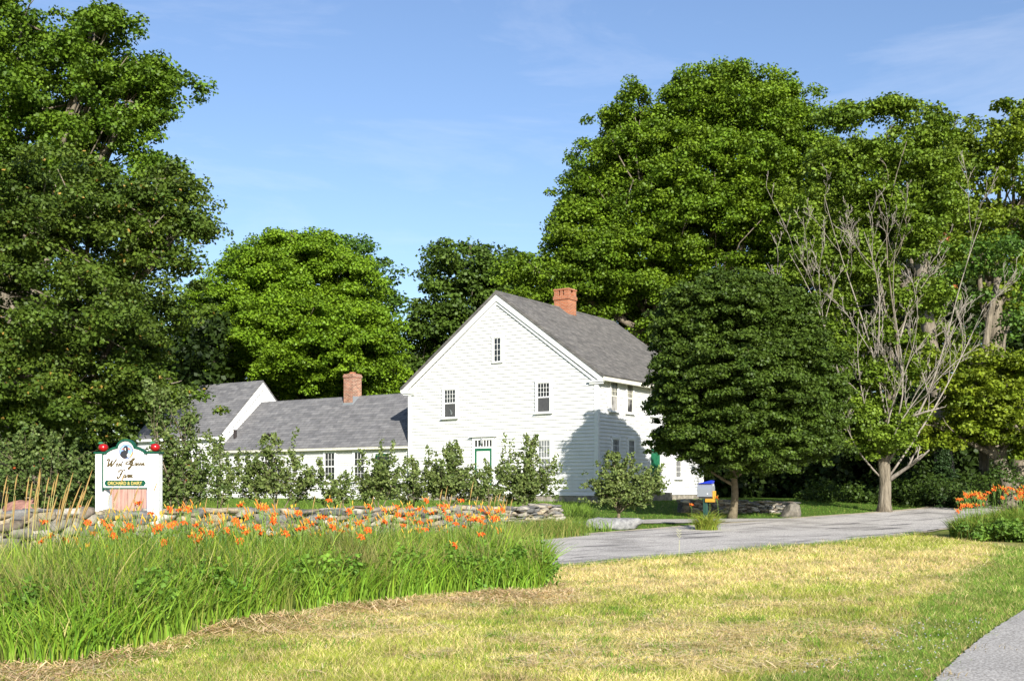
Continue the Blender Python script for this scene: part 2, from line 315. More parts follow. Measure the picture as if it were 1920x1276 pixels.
BED = [(-12, 9.0), (-8, 10.0), (-5.4, 10.2), (-4.5, 9.6), (-3.9, 9.6), (-3.6, 10.6), (-2.9, 12.9), (-2.1, 14.0), (-1.2, 15.6), (-.3, 16.0), (.45, 16.3), (.62, 18.2), (.55, 20.4), (-1.6, 19.0), (-3.4, 17.6), (-8.3, 14.7), (-14, 12)]
FX = np.array([-12, -8, -5.4, -4.5, -3.9, -3.6, -2.9, -2.1, -1.2, -.3, .45, .9]); FY = np.array([9.0, 9.8, 10.2, 9.6, 9.6, 10.6, 12.9, 14.0, 15.6, 16.0, 16.3, 16.6])
def near_path(x, y): return x > np.interp(y, [5, 7.0, 9.0, 10.0, 11.4, 13.75, 17.5, 23], [1.3, 2.4, 3.52, 4.1, 4.95, 6.45, 8.9, 12.5]) 
def sample_lawn(n, d0, d1, power):
    d = d0 * (d1 / d0) ** (rng.random(n) ** power); x = d * (rng.random(n) * 1.04 - .52); return x, d
lx, ly = sample_lawn(620000, 8.3, 44, 1.0)
ok = ~inroad(lx, ly, -.02 - .42 * np.clip(fbm(lx * 2.2, ly * 2.2, 181) - .45, 0, 1) / .55 * (rng.random(len(lx)) < .7)) & ~inpoly(lx, ly, BED) & ~(near_path(lx + (rng.random(len(lx)) - .5) * .25, ly)) & ((ly - np.interp(lx, [p[0] for p in NEAR_EDGE], [p[1] for p in NEAR_EDGE])) < 0)
lx, ly = lx[ok], ly[ok]; n = len(lx); dmk = dry_mask(lx, ly)
dry = rng.random(n) < (.20 + .44 * dmk)
pathd = smooth(.0, 3.4, ly - (9.3 + 1.9 * (lx - 3.6)) + 2.6 * (fbm(lx * 1.1, ly * .8, 66) - .5))
dry &= rng.random(n) < (.25 + .75 * pathd)
roadd = (np.interp(lx, [p[0] for p in NEAR_EDGE], [p[1] for p in NEAR_EDGE]) - ly); dry &= rng.random(n) < (.3 + .7 * smooth(0, 1.2, roadd))
shade = (.55 + .9 * fbm(lx * 1.7, ly * 1.7, 44))[:, None]
cg = np.where((pathd < .5)[:, None] | (roadd < .7)[:, None], jit((.15, .27, .03), n), jit((.34, .39, .048), n)); yl = rng.random(n) < .25; cg[yl] = jit((.42, .40, .12), yl.sum())
cd = jit((.78, .61, .31), n, .28)
col = np.where(dry[:, None], cd, cg) * shade
hh = (.025 + .05 * rng.random(n)) * (1 + .5 * (fbm(lx * .9, ly * .9, 50) > .55)) * np.clip(ly / 13, .9, 1.8); ww = (.004 + .004 * rng.random(n)) * np.clip(ly / 10, 1, 3)
blades('grass', lx, ly, hh, ww, col, bend=1.1, seg=1)
tag(bpy.context.scene.objects['grass'], 'mown verge of short green and straw-coloured grass between road and path', 'grass', kind='stuff')
# denser darker tufts and weeds in the mown bank, white clover heads by the path
m_ = 620; tx, ty = sample_lawn(m_, 8.6, 30, .9); k = ~inroad(tx, ty, .2) & ~inpoly(tx, ty, BED) & ~near_path(tx - .1, ty) & (ty < np.interp(tx, [p[0] for p in NEAR_EDGE], [p[1] for p in NEAR_EDGE])); tx, ty = tx[k], ty[k]; m_ = len(tx)
kk = 46; rr_ = .04 + .09 * rng.random(m_); X = np.repeat(tx, kk) + np.repeat(rr_, kk) * rng.normal(size=m_ * kk) * 1.6; Y = np.repeat(ty, kk) + np.repeat(rr_, kk) * rng.normal(size=m_ * kk); n = m_ * kk
base_c = np.where((rng.random(m_) < .7)[:, None], N(.15, .26, .03), N(.34, .26, .12)); blades('grass_tufts', X, Y, (.05 + .07 * rng.random(n)) * np.repeat(.7 + .8 * rng.random(m_), kk), .005 + .005 * rng.random(n), np.repeat(base_c, kk, 0) * (.7 + .6 * rng.random((n, 1))), bend=1.3, seg=2)
tag(sc.objects['grass_tufts'], 'coarser darker tufts scattered through the mown bank', 'grass', kind='stuff')
n = 130; cy_ = rng.uniform(8.8, 12.5, n); cx_ = np.interp(cy_, [8.8, 10, 11.4, 13.75], [3.4, 4.1, 4.95, 6.45]) - .12 - 1.1 * rng.random(n) ** 1.3; c = np.stack([cx_, cy_, ground(cx_, cy_) + .05 + .03 * rng.random(n)], 1)
V = []
for dx, dy, dz in ((.009, 0, 0), (0, .009, 0), (-.009, 0, 0), (0, -.009, 0), (0, 0, .011)): V.append(c + N(dx, dy, dz))
V = np.stack(V, 1).reshape(-1, 3); b0 = np.arange(n) * 5; T = np.concatenate([np.stack([b0 + a, b0 + (a + 1) % 4, b0 + 4], 1) for a in range(4)])
o = npmesh('clover_heads', V, T, BLADE, col=np.full((len(V), 3), .42)); tag(o, 'tiny white clover heads in the green strip beside the gravel path', 'clover', kind='stuff')
# hay thatch along the bed front, loose straws lying every way
def straw(name, n, fx_, fy_, spread, label, zmax=.10):
    u = rng.random(n); x = fx_[0] + (fx_[-1] - fx_[0]) * u; y = np.interp(x, fx_, fy_) + spread * (.30 * rng.normal(size=n) + .30 * (fbm(x * 1.6, x * 0, 61) - .5) * 2)
    prof = np.clip(1 - np.abs(y - np.interp(x, fx_, fy_)) / (spread * .9), 0, 1); z = ground(x, y) + zmax * prof * rng.random(n) * (.1 + 2.2 * np.clip(fbm(x * 1.1, y * 1.1, 71) - .35, 0, 1)) + .01
    az = rng.random(n) * 2 * np.pi; el = (rng.random(n) - .35) * .9; L = (.06 + .17 * rng.random(n)); w = .003 + .003 * rng.random(n)
    d = np.stack([np.cos(az) * np.cos(el), np.sin(az) * np.cos(el), np.sin(el)], 1); s = np.stack([-np.sin(az), np.cos(az), .5 * (rng.random(n) - .5)], 1) * w[:, None]
    c = np.stack([x, y, z], 1); a = c - d * L[:, None] * .5; b = c + d * L[:, None] * .5; a[:, 2] = np.maximum(a[:, 2], ground(x, y) + .005)
    V = np.stack([a - s, a + s, b + s, b - s], 1).reshape(-1, 3); i = np.arange(n)[:, None] * 4 + np.arange(4)[None]
    cl = jit((.60, .45, .25), n, .35) * (.75 + .6 * fbm(x * 2, y * 2, 77))[:, None]; k = rng.random(n) < .12; cl[k] = jit((.22, .24, .05), k.sum())
    o = npmesh(name, V, i, BLADE, col=np.repeat(cl, 4, 0)); tag(o, label, 'hay', kind='stuff'); return o
straw('cut_hay', 36000, FX, FY - .3, 2.6, 'drift of dry cut hay along the foot of the tall grass bed')
def scatter_straw(name, n, x0, x1, fy0, depth, label):
    x = x0 + (x1 - x0) * rng.random(n); return x
# loose hay on the bank near the road
sx, sy = sample_lawn(36000, 9, 36, 1.0); k = (dry_mask(sx, sy) * (fbm(sx * 1.9, sy * 1.9, 88) + .1) > .32 * (.5 + rng.random(len(sx)))) & ~inpoly(sx, sy, BED) & ~inroad(sx, sy, .1) & ~near_path(sx, sy) & (sy < np.interp(sx, [p[0] for p in NEAR_EDGE], [p[1] for p in NEAR_EDGE])); sx, sy = sx[k], sy[k]; n = len(sx)
az = rng.random(n) * 2 * np.pi; L = .06 + .16 * rng.random(n); w = (.003 + .003 * rng.random(n)) * np.clip(sy / 12, 1, 2); d = np.stack([np.cos(az), np.sin(az), .15 * (rng.random(n))], 1)
s = np.stack([-np.sin(az), np.cos(az), np.zeros(n)], 1) * w[:, None]; c = np.stack([sx, sy, ground(sx, sy) + .015 + .05 * rng.random(n)], 1)
a = c - d * L[:, None] * .5; b = c + d * L[:, None] * .5; V = np.stack([a - s, a + s, b + s, b - s], 1).reshape(-1, 3)
o = npmesh('cut_hay', V, np.arange(n)[:, None] * 4 + np.arange(4)[None], BLADE, col=np.repeat(jit((.72, .58, .34), n, .3), 4, 0)); tag(o, 'loose strands of dry hay scattered over the mown bank below the road', 'hay', kind='stuff')
# far lawn round the house and between road and house
n = 150000; fx_ = rng.uniform(-26, 34, n); fy_ = rng.uniform(18, 56, n)
k = (fy_ > np.interp(fx_, [p[0] for p in FAR_EDGE], [p[1] for p in FAR_EDGE]) + .25) & ~inpoly(fx_, fy_, [(10.8, 39.6), (8, 37.4), (5.6, 36.5), (3.8, 36.2), (-12, 37.3), (-12, 39), (-4, 37.9), (3.4, 37.8), (5.6, 38.5), (8, 39.4), (10, 40.4)])
fx_, fy_ = fx_[k], fy_[k]; n = len(fx_); tl = fbm(fx_ * .5, fy_ * .5, 91)
cl = jit((.10, .20, .022), n, .22) * (.7 + .6 * tl)[:, None]; q = rng.random(n) < .15; cl[q] = jit((.30, .30, .08), q.sum())
blades('grass', fx_, fy_, .05 + .06 * rng.random(n), .014 + .012 * rng.random(n), cl, bend=.8, seg=1)
tag(sc.objects['grass.001'], 'green lawn between the house and the road', 'grass', kind='stuff')
# ------------------------------------------------------------------ tall bed of grass and forbs
n = 72000; bx = rng.uniform(-12, .9, n); by = rng.uniform(9, 21, n); k = inpoly(bx, by, BED); bx, by = bx[k], by[k]; n = len(bx)
fd = by - np.interp(bx, FX, FY) - .9 * (fbm(bx * 1.1, bx * 0 + 2., 97) - .42); rgt = smooth(.62, -.3, bx); k = fd > 0; bx, by, fd, rgt = bx[k], by[k], fd[k], rgt[k]; n = len(bx); taper = .52 + .48 * smooth(0, 1.6, fd)
hs = 1.07 * (.66 + .40 * rng.random(n) + .26 * (rng.random(n) < .14)) * taper * (.62 + .72 * fbm(bx * .9, by * .9, 101)) * (.72 + .28 * (1 - smooth(-.3, .6, bx)))
g1 = jit((.14, .25, .02), n, .28); sel = rng.random(n); g1[sel < .30] = jit((.25, .34, .035), (sel < .30).sum(), .25); g1[sel > .92] = jit((.38, .36, .12), (sel > .92).sum(), .25); g1[(sel > .6) & (sel < .75)] = jit((.055, .12, .02), ((sel > .6) & (sel < .75)).sum())
hue = fbm(bx * .8 + 5, by * 1.1, 111); hue2 = fbm(bx * 2.3, by * 2.3, 115); pk = smooth(.5, .68, hue)[:, None]; dk = smooth(.52, .70, hue2)[:, None]
g1 = g1 * (1 - .55 * pk) + N(.27, .25, .085) * .55 * pk; g1 = g1 * (1 - .45 * dk)
blades('tall_grass', bx, by, hs, .007 + .010 * rng.random(n) + .008 * (rng.random(n) < .1), g1, bend=.50, seg=4)
tag(sc.objects['tall_grass'], 'deep bed of uncut green grass and lily leaves in front of the stone wall', 'grass', kind='stuff')
# broad strap leaves near the front (daylily foliage)
n = 17000; bx = rng.uniform(-9, .8, n); fd = rng.random(n) ** 1.2 * 3.6; by = np.interp(bx, FX, FY) + fd + .05; k = inpoly(bx, by, BED); bx, by, fd = bx[k], by[k], fd[k]; n = len(bx)
blades('daylily_foliage', bx, by, (.50 + .42 * rng.random(n)) * (.70 + .30 * smooth(0, 1, fd)) * (.75 + .45 * fbm(bx * 1.2, by * 1.2, 141)), .014 + .014 * rng.random(n), jit((.17, .29, .028), n, .42), bend=.65, seg=5)
tag(sc.objects['daylily_foliage'], 'arching strap leaves at the front of the tall grass bed', 'foliage', kind='stuff')
# fine tan seed haze stalks
n = 14000; bx = rng.uniform(-9, .6, n); by = np.interp(bx, FX, FY) + .5 + rng.random(n) * 3.2; k = inpoly(bx, by, BED) & (fbm(bx * 1.0, by * 1.0, 121) > .5); bx, by = bx[k], by[k]; n = len(bx)
blades('seeding_grass', bx, by, (.72 + .34 * rng.random(n)), .003 + .004 * rng.random(n), jit((.36, .31, .12), n, .25), bend=.45, seg=3)
tag(sc.objects['seeding_grass'], 'thin tan seeding stems rising through the grass bed', 'grass', kind='stuff')
# ------------------------------------------------------------------ leaves and trees
def leaves_at(C, n_per, rc, flat, leaf, colA, colB, up=.5, outw=.4, seedc=None, cvar=.22):
    """C (m,3) clump centres, returns V, col"""
    m = len(C); n = m * n_per; u = rng.normal(size=(n, 3)); u /= np.linalg.norm(u, axis=1)[:, None]
    r = rng.random(n) ** .42; rcs = np.repeat(rc * (.7 + .6 * rng.random(m)), n_per)
    off = u * (r * rcs)[:, None]; off[:, 2] *= flat; hor = np.hypot(off[:, 0], off[:, 1]); off[:, 2] -= .22 * hor * hor / np.maximum(rcs, .01)
    c = np.repeat(C, n_per, 0) + off
    nn = u * outw + N(0, 0, up) + rng.normal(size=(n, 3)) * .42; nn /= np.linalg.norm(nn, axis=1)[:, None]
    t = np.cross(nn, rng.normal(size=(n, 3))); t /= np.linalg.norm(t, axis=1)[:, None]; b = np.cross(nn, t)
    L = leaf * (.7 + .6 * rng.random(n)); t *= (L * .5)[:, None]; b *= (L * .42)[:, None]
    V = np.stack([c + t, c + b + t * .15, c - t * .9, c - b + t * .15], 1).reshape(-1, 3)
    mixc = np.clip(np.repeat(rng.random(m), n_per) * .6 + rng.random(n) * .4, 0, 1)[:, None]
    col = (N(*colA) * (1 - mixc) + N(*colB) * mixc) * (1 + (np.repeat(rng.random(m), n_per) - .5) * cvar * 2 + (rng.random(n) - .5) * .35)[:, None]
    return V, np.repeat(col, 4, 0)
def quads(V): return np.arange(len(V) // 4)[:, None] * 4 + np.arange(4)[None]
def lobes3(lobes, d, depth=.95):
    out = []
    for l in lobes:
        px, py, rx, ry = l[:4]; dd = l[4] if len(l) > 4 else 0
        c = P3(px, py, d + dd); out.append((N(*c), N(rx / F * (d + dd), rx / F * (d + dd) * depth, ry / F * (d + dd))))
    return out
def shell(L3, rc, cover=1.0, shell_=(.82, 1.08), cut=.72, inner=.35, bough=0, kids=5):
    out = []
    for i, (c, r) in enumerate(L3):
        p = 1.6; A = 4 * np.pi * (((r[0] * r[1]) ** p + (r[0] * r[2]) ** p * 2) / 3) ** (1 / p)
        n = max(6, int(A / (np.pi * rc * rc) * cover)); u = rng.normal(size=(n, 3)); u /= np.linalg.norm(u, axis=1)[:, None]
        s = shell_[0] + (shell_[1] - shell_[0]) * rng.random((n, 1)); P = c + u * r * s
        n2 = int(n * inner); u2 = rng.normal(size=(n2, 3)); u2 /= np.linalg.norm(u2, axis=1)[:, None]; P2 = c + u2 * r * (.25 + .5 * rng.random((n2, 1)))
        for Q, lim in ((P, cut), (P2, .3)):
            k = np.ones(len(Q), bool)
            for j, (c2, r2) in enumerate(L3):
                if j != i: k &= (((Q - c2) / r2) ** 2).sum(1) > lim ** 2
            out.append(Q[k])
    Q = np.concatenate(out)
    if bough:   # every point becomes a flat layered bough of several leaf clumps
        m = len(Q); off = rng.normal(size=(m, kids, 3)) * bough * N(.62, .62, .16); off[:, 0] *= .2; off[..., 2] -= .18 * (off[..., 0] ** 2 + off[..., 1] ** 2) / bough
        Q = (Q[:, None] + off).reshape(-1, 3)
    return Q
def limb(mb, a, b, r0, r1, sag=.0, n=7, wig=.06, k=8):
    a = Vector(a); b = Vector(b); L = (b - a).length; pts = []; rr = []
    o1 = Vector((rnd.uniform(-1, 1), rnd.uniform(-1, 1), rnd.uniform(-.5, .5))) * L * wig; o2 = Vector((rnd.uniform(-1, 1), rnd.uniform(-1, 1), rnd.uniform(-.5, .5))) * L * wig * .6
    for i in range(n):
        s = i / (n - 1); p = a.lerp(b, s) + o1 * math.sin(math.pi * s) + o2 * math.sin(2 * math.pi * s) + Vector((0, 0, sag * L * s * (s - 1)))
        pts.append(p); rr.append(r0 + (r1 - r0) * s ** .8)
    mb.tube(pts, rr, k); return pts
def tree(name, label, cat, lobes, d, base, trunk_r, rc, leaf, n_per, colA, colB, fork=.35, cover=1.0, flat=.55, bark=None, inner=.3, up=.5, group=None, lean=0, cut=.72, shell_=(.80, 1.08), limbs=True, thin=None, depth=.95, bough=0, kids=5):
    bx, by = base; bz = gz(bx, by); root = thing(name, label, cat, (bx, by, bz - .05), 0, group); inv = -Vector((bx, by, bz - .05))
    L3 = lobes3(lobes, d, depth); top = max(c[2] + r[2] for c, r in L3); cx = np.mean([c[0] for c, r in L3]); cy = np.mean([c[1] for c, r in L3])
    mb = MB(); low = min(c[2] - r[2] for c, r in L3); fz = bz + (top - bz) * fork
    tp = Vector((bx * .6 + cx * .4, by * .6 + cy * .4, fz)); B0 = Vector((bx, by, bz - .05))
    pts = []; rr = []
    for i in range(9):
        s = i / 8; pts.append(B0.lerp(tp, s) + Vector((math.sin(s * 4 + lean) * .08, math.cos(s * 3) * .08, 0))); rr.append(trunk_r * (1.45 - .45 * min(1, s * 5)) * (1 - .3 * s))
    mb.tube(pts, rr, 14)
    if limbs:
        for c, r in L3:
            e = Vector(c) + Vector((0, 0, r[2] * .3)); st = pts[rnd.randint(5, 8)]; q = limb(mb, st, e, trunk_r * .42, trunk_r * .12, .05)
            for _ in range(5):
                u = Vector((rnd.gauss(0, 1), rnd.gauss(0, 1), rnd.gauss(.4, .8))).normalized(); t_ = q[rnd.randint(3, 6)]
                limb(mb, t_, Vector((c[0] + u.x * r[0] * .9, c[1] + u.y * r[1] * .9, c[2] + u.z * r[2] * .9)), trunk_r * .13, trunk_r * .03, .03, 5, .08, 5)
    mb.v = [tuple(Vector(v) + inv) for v in mb.v]; mb.build('trunk', bark or BARK, root, True)
    C = shell(L3, rc if not bough else bough * .95, cover, shell_, cut, inner, bough, kids)
    if thin is not None: C = C[rng.random(len(C)) < thin(C)]
    V, col = leaves_at(C, n_per, rc, flat, leaf, colA, colB, up)
    return root, V + N(*inv), col, inv
def finish(root, V, col): return npmesh('crown', V, quads(V), LEAF, root, col=col)

# ------------------------------------------------------------------ farmhouse
GD = Vector((-.827, .562)).normalized(); CO = Vector((3.70, 47.2)); LC = CO + GD * 10.5
HRZ = math.atan2(-GD.y, -GD.x)
house = thing('farmhouse', 'large white clapboard farmhouse with grey roofs, two brick chimneys and a low wing', 'house', (LC.x, LC.y, 0), HRZ)
# local frame: x along gable to the right, y back, z absolute
def clap(mb, fn, span, z0, z1, ex, mi=0):
    """sawtooth clapboards; span(z)->(s0,s1); fn(s,out,z)->xyz"""
    n = int(round((z1 - z0) / ex)); ex = (z1 - z0) / n
    for i in range(n):
        a = z0 + i * ex; b = a + ex; (p0, p1), (q0, q1) = span(a), span(b)
        w = .001 * math.sin(i * 7.3)
        if q1 - q0 < .02: q0 = q1 = (p0 + p1) / 2
        mb.add([fn(p0, .048 + w, a), fn(p1, .048 + w, a), fn(q1, .006, b), fn(q0, .006, b)], [(0, 1, 2, 3)], mi)
        mb.add([fn(p0, .0, a), fn(p1, .0, a), fn(p1, .048 + w, a), fn(p0, .048 + w, a)], [(0, 1, 2, 3)], mi)
front = lambda y0: (lambda s, o, z: (s, y0 - o, z))
right = lambda x0: (lambda s, o, z: (x0 + o, s, z))
leftf = lambda x0: (lambda s, o, z: (x0 - o, s, z))
back = lambda y0: (lambda s, o, z: (s, y0 + o, z))
Wm, Dm, ZS, ZE, ZP = 10.5, 10.87, 1.27, 6.55, 10.40
sl = (ZP - ZE) / (Wm / 2)
def gspan(z):
    if z <= ZE: return (.0, Wm)
    k = (z - ZE) / sl; return (k, Wm - k)
mb = MB(); clap(mb, front(0), gspan, ZS, ZP, .158); mb.build('gable_wall', WHITE, house)
mb = MB(); clap(mb, right(Wm), lambda z: (0, Dm), ZS, ZE, .158); mb.build('side_wall', WHITE, house)
mb = MB(); clap(mb, leftf(0), lambda z: (0, Dm), ZS, ZE, .158); clap(mb, back(Dm), gspan, ZS, ZP, .158); mb.build('rear_wall', WHITE, house)
mb = MB(); mb.box(-.02, Wm + .02, -.02, Dm + .02, .2, ZS); mb.build('foundation', FOUND, house)
# corner boards and water table
for x0, x1, y0, y1 in ((-.055, .13, -.06, .1), (Wm - .13, Wm + .06, -.06, .12), (Wm - .1, Wm + .06, Dm - .13, Dm + .034), (-.06, .1, Dm - .13, Dm + .03)): MB().box(x0, x1, y0, y1, ZS - .02, ZE).build('corner_board', TRIM, house, bevel=.006)
MB().box(.131, Wm - .131, -.065, 0, ZS - .06, ZS + .02).build('water_table', TRIM, house); MB().box(Wm, Wm + .065, .121, Dm - .131, ZS - .06, ZS + .02).build('water_table', TRIM, house)
# roof: two slabs with overhang
OV, OG = .38, .16
def roofslab(name, m, xe, ze, xr, zr, y0, y1, th=.10, parent=house, axis='y'):
    """slab between eave line (xe,ze) and ridge (xr,zr)"""
    mb = MB(); d = Vector((xr - xe, zr - ze)).normalized(); nrm = Vector((-d.y, d.x)); nrm = nrm if nrm.y > 0 else -nrm
    P = [(xe, ze), (xr, zr), (xr + 0, zr + th / abs(nrm.y)), (xe + nrm.x * th, ze + nrm.y * th)]
    mb.prism(P, (lambda p, k: (p[0], (y0, y1)[k], p[1])) if axis == 'y' else (lambda p, k: ((y0, y1)[k], p[0], p[1])))
    return mb.build(name, m, parent)
ZRt = ZE + .02
roofslab('roof', SHINGM, Wm + OV, ZRt - OV * sl, Wm / 2, ZP + .02, -OG - .03, Dm + OG, .13)
roofslab('roof', SHINGM, -OV, ZRt - OV * sl, Wm / 2, ZP + .02, -OG - .03, Dm + OG, .13)
mb = MB(); mb.prism([(Wm / 2 - .16, ZP + .075), (Wm / 2, ZP + .2), (Wm / 2 + .16, ZP + .075), (Wm / 2, ZP + .17)], lambda p, k: (p[0], (-OG - .035, Dm + OG)[k], p[1])); mb.build('ridge_cap', SHINGM, house)
# rake boards on the gable, cornice returns, eave boxes, gutter boards
mb = MB()
for sg in (1, -1):
    c = Wm / 2
    e = (c + sg * (c + OV), ZRt - OV * sl); r = (c, ZP + .02); w = .30
    mb.prism([e, r, (c, r[1] - w * 1.25), (e[0] - sg * .05, e[1] - .02), (e[0] - sg * .02, e[1] - .02)][:4] if False else [(e[0], e[1] - .002), (r[0], r[1] - .002), (r[0], r[1] - w), (e[0] - sg * .24, e[1] - .10), (e[0], e[1] - .10)], lambda p, k: (p[0], (-OG, -OG + .03)[k], p[1]))
    mb.prism([(e[0] - sg * .35, e[1] - .1 + .0), (r[0], r[1] - w), (r[0], r[1] - w - .16), (e[0] - sg * .55, e[1] - .1)], lambda p, k: (p[0], (-OG + .06, -.026)[k], p[1]))
mb.build('rake_boards', TRIM, house)
zc = ZRt - OV * sl
for sg in (1, -1):
    mb = MB()
    x0, x1 = sorted((Wm / 2 + sg * (Wm / 2 + OV - .004), Wm / 2 + sg * (Wm / 2 - .42)))
    mb.box(x0, x1, -OG + .001, -.024, zc - .17, zc - .103)
    x0, x1 = sorted((Wm / 2 + sg * (Wm / 2 + OV - .06), Wm / 2 + sg * (Wm / 2 - .36))); mb.box(x0, x1, -OG + .05, -.025, zc - .25, zc - .172); mb.build('cornice_return', TRIM, house, bevel=.008)
for sg in (1, -1):
    mb = MB(); xw = Wm / 2 + sg * (Wm / 2 + .03); xo = Wm / 2 + sg * (Wm / 2 + OV - .02)
    x0, x1 = sorted((xw, xo)); mb.box(x0, x1, -OG + .04, Dm + OG - .05, zc - .10, zc - .02); x0, x1 = sorted((xo, xo + sg * .07)); mb.box(x0, x1, -OG - .02, Dm + OG - .02, zc - .12, zc + .04)
    mb.build('eave_board', CREAM if sg > 0 else TRIM, house)
# chimney
mb = MB(); cxm, cym, a, b2 = Wm / 2 + .10, 5.75, .42, .38
mb.box(cxm - a, cxm + a, cym - b2, cym + b2, 9.2, 10.95); mb.box(cxm - a - .04, cxm + a + .04, cym - b2 - .04, cym + b2 + .04, 10.951, 11.12); 
mb.box(cxm - a - .015, cxm + a + .015, cym - b2 - .015, cym + b2 + .015, 11.121, 11.16)
for sx_ in (-1, 0, 1):
    for sy_ in (-1, 1):
        if sx_ == 0: mb.box(cxm - .07, cxm + .07, cym + sy_ * (b2 - .12) - .12, cym + sy_ * (b2 - .12) + .12, 11.161, 11.42)
        else: mb.box(cxm + sx_ * (a - .13) - .13, cxm + sx_ * (a - .13) + .13, cym + sy_ * (b2 - .13) - .13, cym + sy_ * (b2 - .13) + .13, 11.161, 11.42)
ch = mb.build('chimney', BRICK, house)
mb = MB(); mb.box(cxm - a - .03, cxm + a + .03, cym - b2 - .03, cym + b2 + .03, 11.421, 11.50); mb.build('cap', BRICK, ch)
mb = MB(); mb.box(cxm + .28, cxm + a + .02, cym - b2 - .02, cym - b2 + .2, 9.6, 10.02); mb.build('flashing', LEAD, ch)
def bars(mb, fn, s0, s1, z0, z1, nc, nr, o0, o1, w=.016, mi=0):
    for i in range(1, nc): s = s0 + (s1 - s0) * i / nc; obox(mb, fn, s - w / 2, s + w / 2, z0, z1, o0, o1, mi)
    for j in range(1, nr): z = z0 + (z1 - z0) * j / nr; obox(mb, fn, s0, s1, z - w / 2, z + w / 2, o0, o1 - .003, mi)
def obox(mb, fn, s0, s1, z0, z1, o0, o1, mi=0):
    vs = [fn(s, o, z) for s in (s0, s1) for o in (o0, o1) for z in (z0, z1)]
    mb.add(vs, [(0, 1, 3, 2), (4, 6, 7, 5), (0, 4, 5, 1), (2, 3, 7, 6), (0, 2, 6, 4), (1, 5, 7, 3)], mi)
def window(fn, s0, s1, z0, z1, rows=(3, 3), cols=4, lower='screen', upper=GLASS, sill=True, sash=TRIM, cw=.10, label=None, split=.5, parent=house):
    """casing s0..s1 is the glass opening"""
    mb = MB(); t = .098
    obox(mb, fn, s0 - cw, s0, z0, z1, .003, t); obox(mb, fn, s1, s1 + cw, z0, z1, .003, t); obox(mb, fn, s0 - cw - .01, s1 + cw + .01, z1, z1 + cw * 1.15, .003, t + .006)
    obox(mb, fn, s0 - cw, s1 + cw, z0 - .05, z0, .003, t)
    w = mb.build('window', TRIM, parent, bevel=.004); fn0 = fn; fn = lambda s, o, z: fn0(s, o + .028, z)
    if label: w['label'] = label
    zm = z0 + (z1 - z0) * (1 - split) if lower else z0
    mb = MB(); fw = .032
    def ring(a, b, c, d, o0, o1):
        obox(mb, fn, a, a + fw, c, d, o0, o1); obox(mb, fn, b - fw, b, c, d, o0, o1); obox(mb, fn, a + fw, b - fw, c, c + fw, o0, o1); obox(mb, fn, a + fw, b - fw, d - fw, d, o0, o1)
    ring(s0 + .002, s1 - .002, zm, z1 - .002, .030, .050)
    bars(mb, fn, s0 + fw, s1 - fw, zm + fw, z1 - fw, cols, rows[0], .030, .044)
    if lower == 'sash': ring(s0 + .002, s1 - .002, z0 + .002, zm, .020, .038); bars(mb, fn, s0 + fw, s1 - fw, z0 + fw, zm - fw, cols, rows[1], .028, .036)
    elif lower: obox(mb, fn, s0 + .002, s1 - .002, zm - .03, zm - .002, .02, .046); obox(mb, fn, s0 + .002, s0 + .03, z0, zm - .03, .02, .04); obox(mb, fn, s1 - .03, s1 - .002, z0, zm - .03, .02, .04)
    mb.build('frame', sash, w)
    mb = MB(); obox(mb, fn, s0, s1, zm, z1, .026, .0295); mb.build('pane', upper, w)
    if lower:
        mb = MB(); obox(mb, fn, s0, s1, z0, zm - .001, .026, .0295); mb.build('pane', {'screen': SCREEN, 'curtain': CURT, 'sash': upper}[lower], w)
    if sill:
        mb = MB(); obox(mb, fn0, s0 - cw - .06, s1 + cw + .06, z0 - .10, z0 - .052, .003, t + .06); mb.build('sill', TRIM, w)
    return w
G0, S0 = front(0), right(Wm)
window(G0, 2.17, 2.86, 4.90, 6.20, label='upper left gable window with a torn grey screen below')
window(G0, 7.44, 8.10, 4.95, 6.24, label='upper right gable window with a plain grey screen')
window(G0, 5.05, 5.46, 7.33, 8.44, rows=(4, 1), cols=2, lower=None, sill=False, label='narrow attic window high in the gable')
window(G0, 2.27, 2.92, 2.08, 3.55, lower='sash')
window(G0, 7.47, 8.12, 2.08, 3.68, lower='sash', upper=GLASSG, label='lower right gable window with glass coloured pale for a reflection')
window(S0, 1.07, 1.68, 4.98, 6.24, lower='curtain', upper=GLASS, sash=CREAM); window(S0, 2.56, 3.13, 4.98, 6.24, lower='curtain', sash=CREAM); window(S0, 4.98, 5.55, 4.98, 6.24, sash=CREAM)
window(S0, 1.25, 1.82, 2.05, 3.72, rows=(3, 3), lower='sash', sash=TRIM); window(S0, 2.74, 3.29, 2.05, 3.72, lower='sash')
window(S0, 7.6, 8.2, 4.98, 6.24, sash=CREAM); window(S0, 7.6, 8.2, 2.05, 3.72, lower='sash')
# torn flap in the screen
mb = MB(); mb.add([(2.52, -.085, 5.27), (2.58, -.105, 5.26), (2.72, -.105, 5.10), (2.64, -.08, 4.99), (2.58, -.08, 5.0)], [(0, 1, 2, 3, 4)]); mb.build('torn_screen', METAL, house)
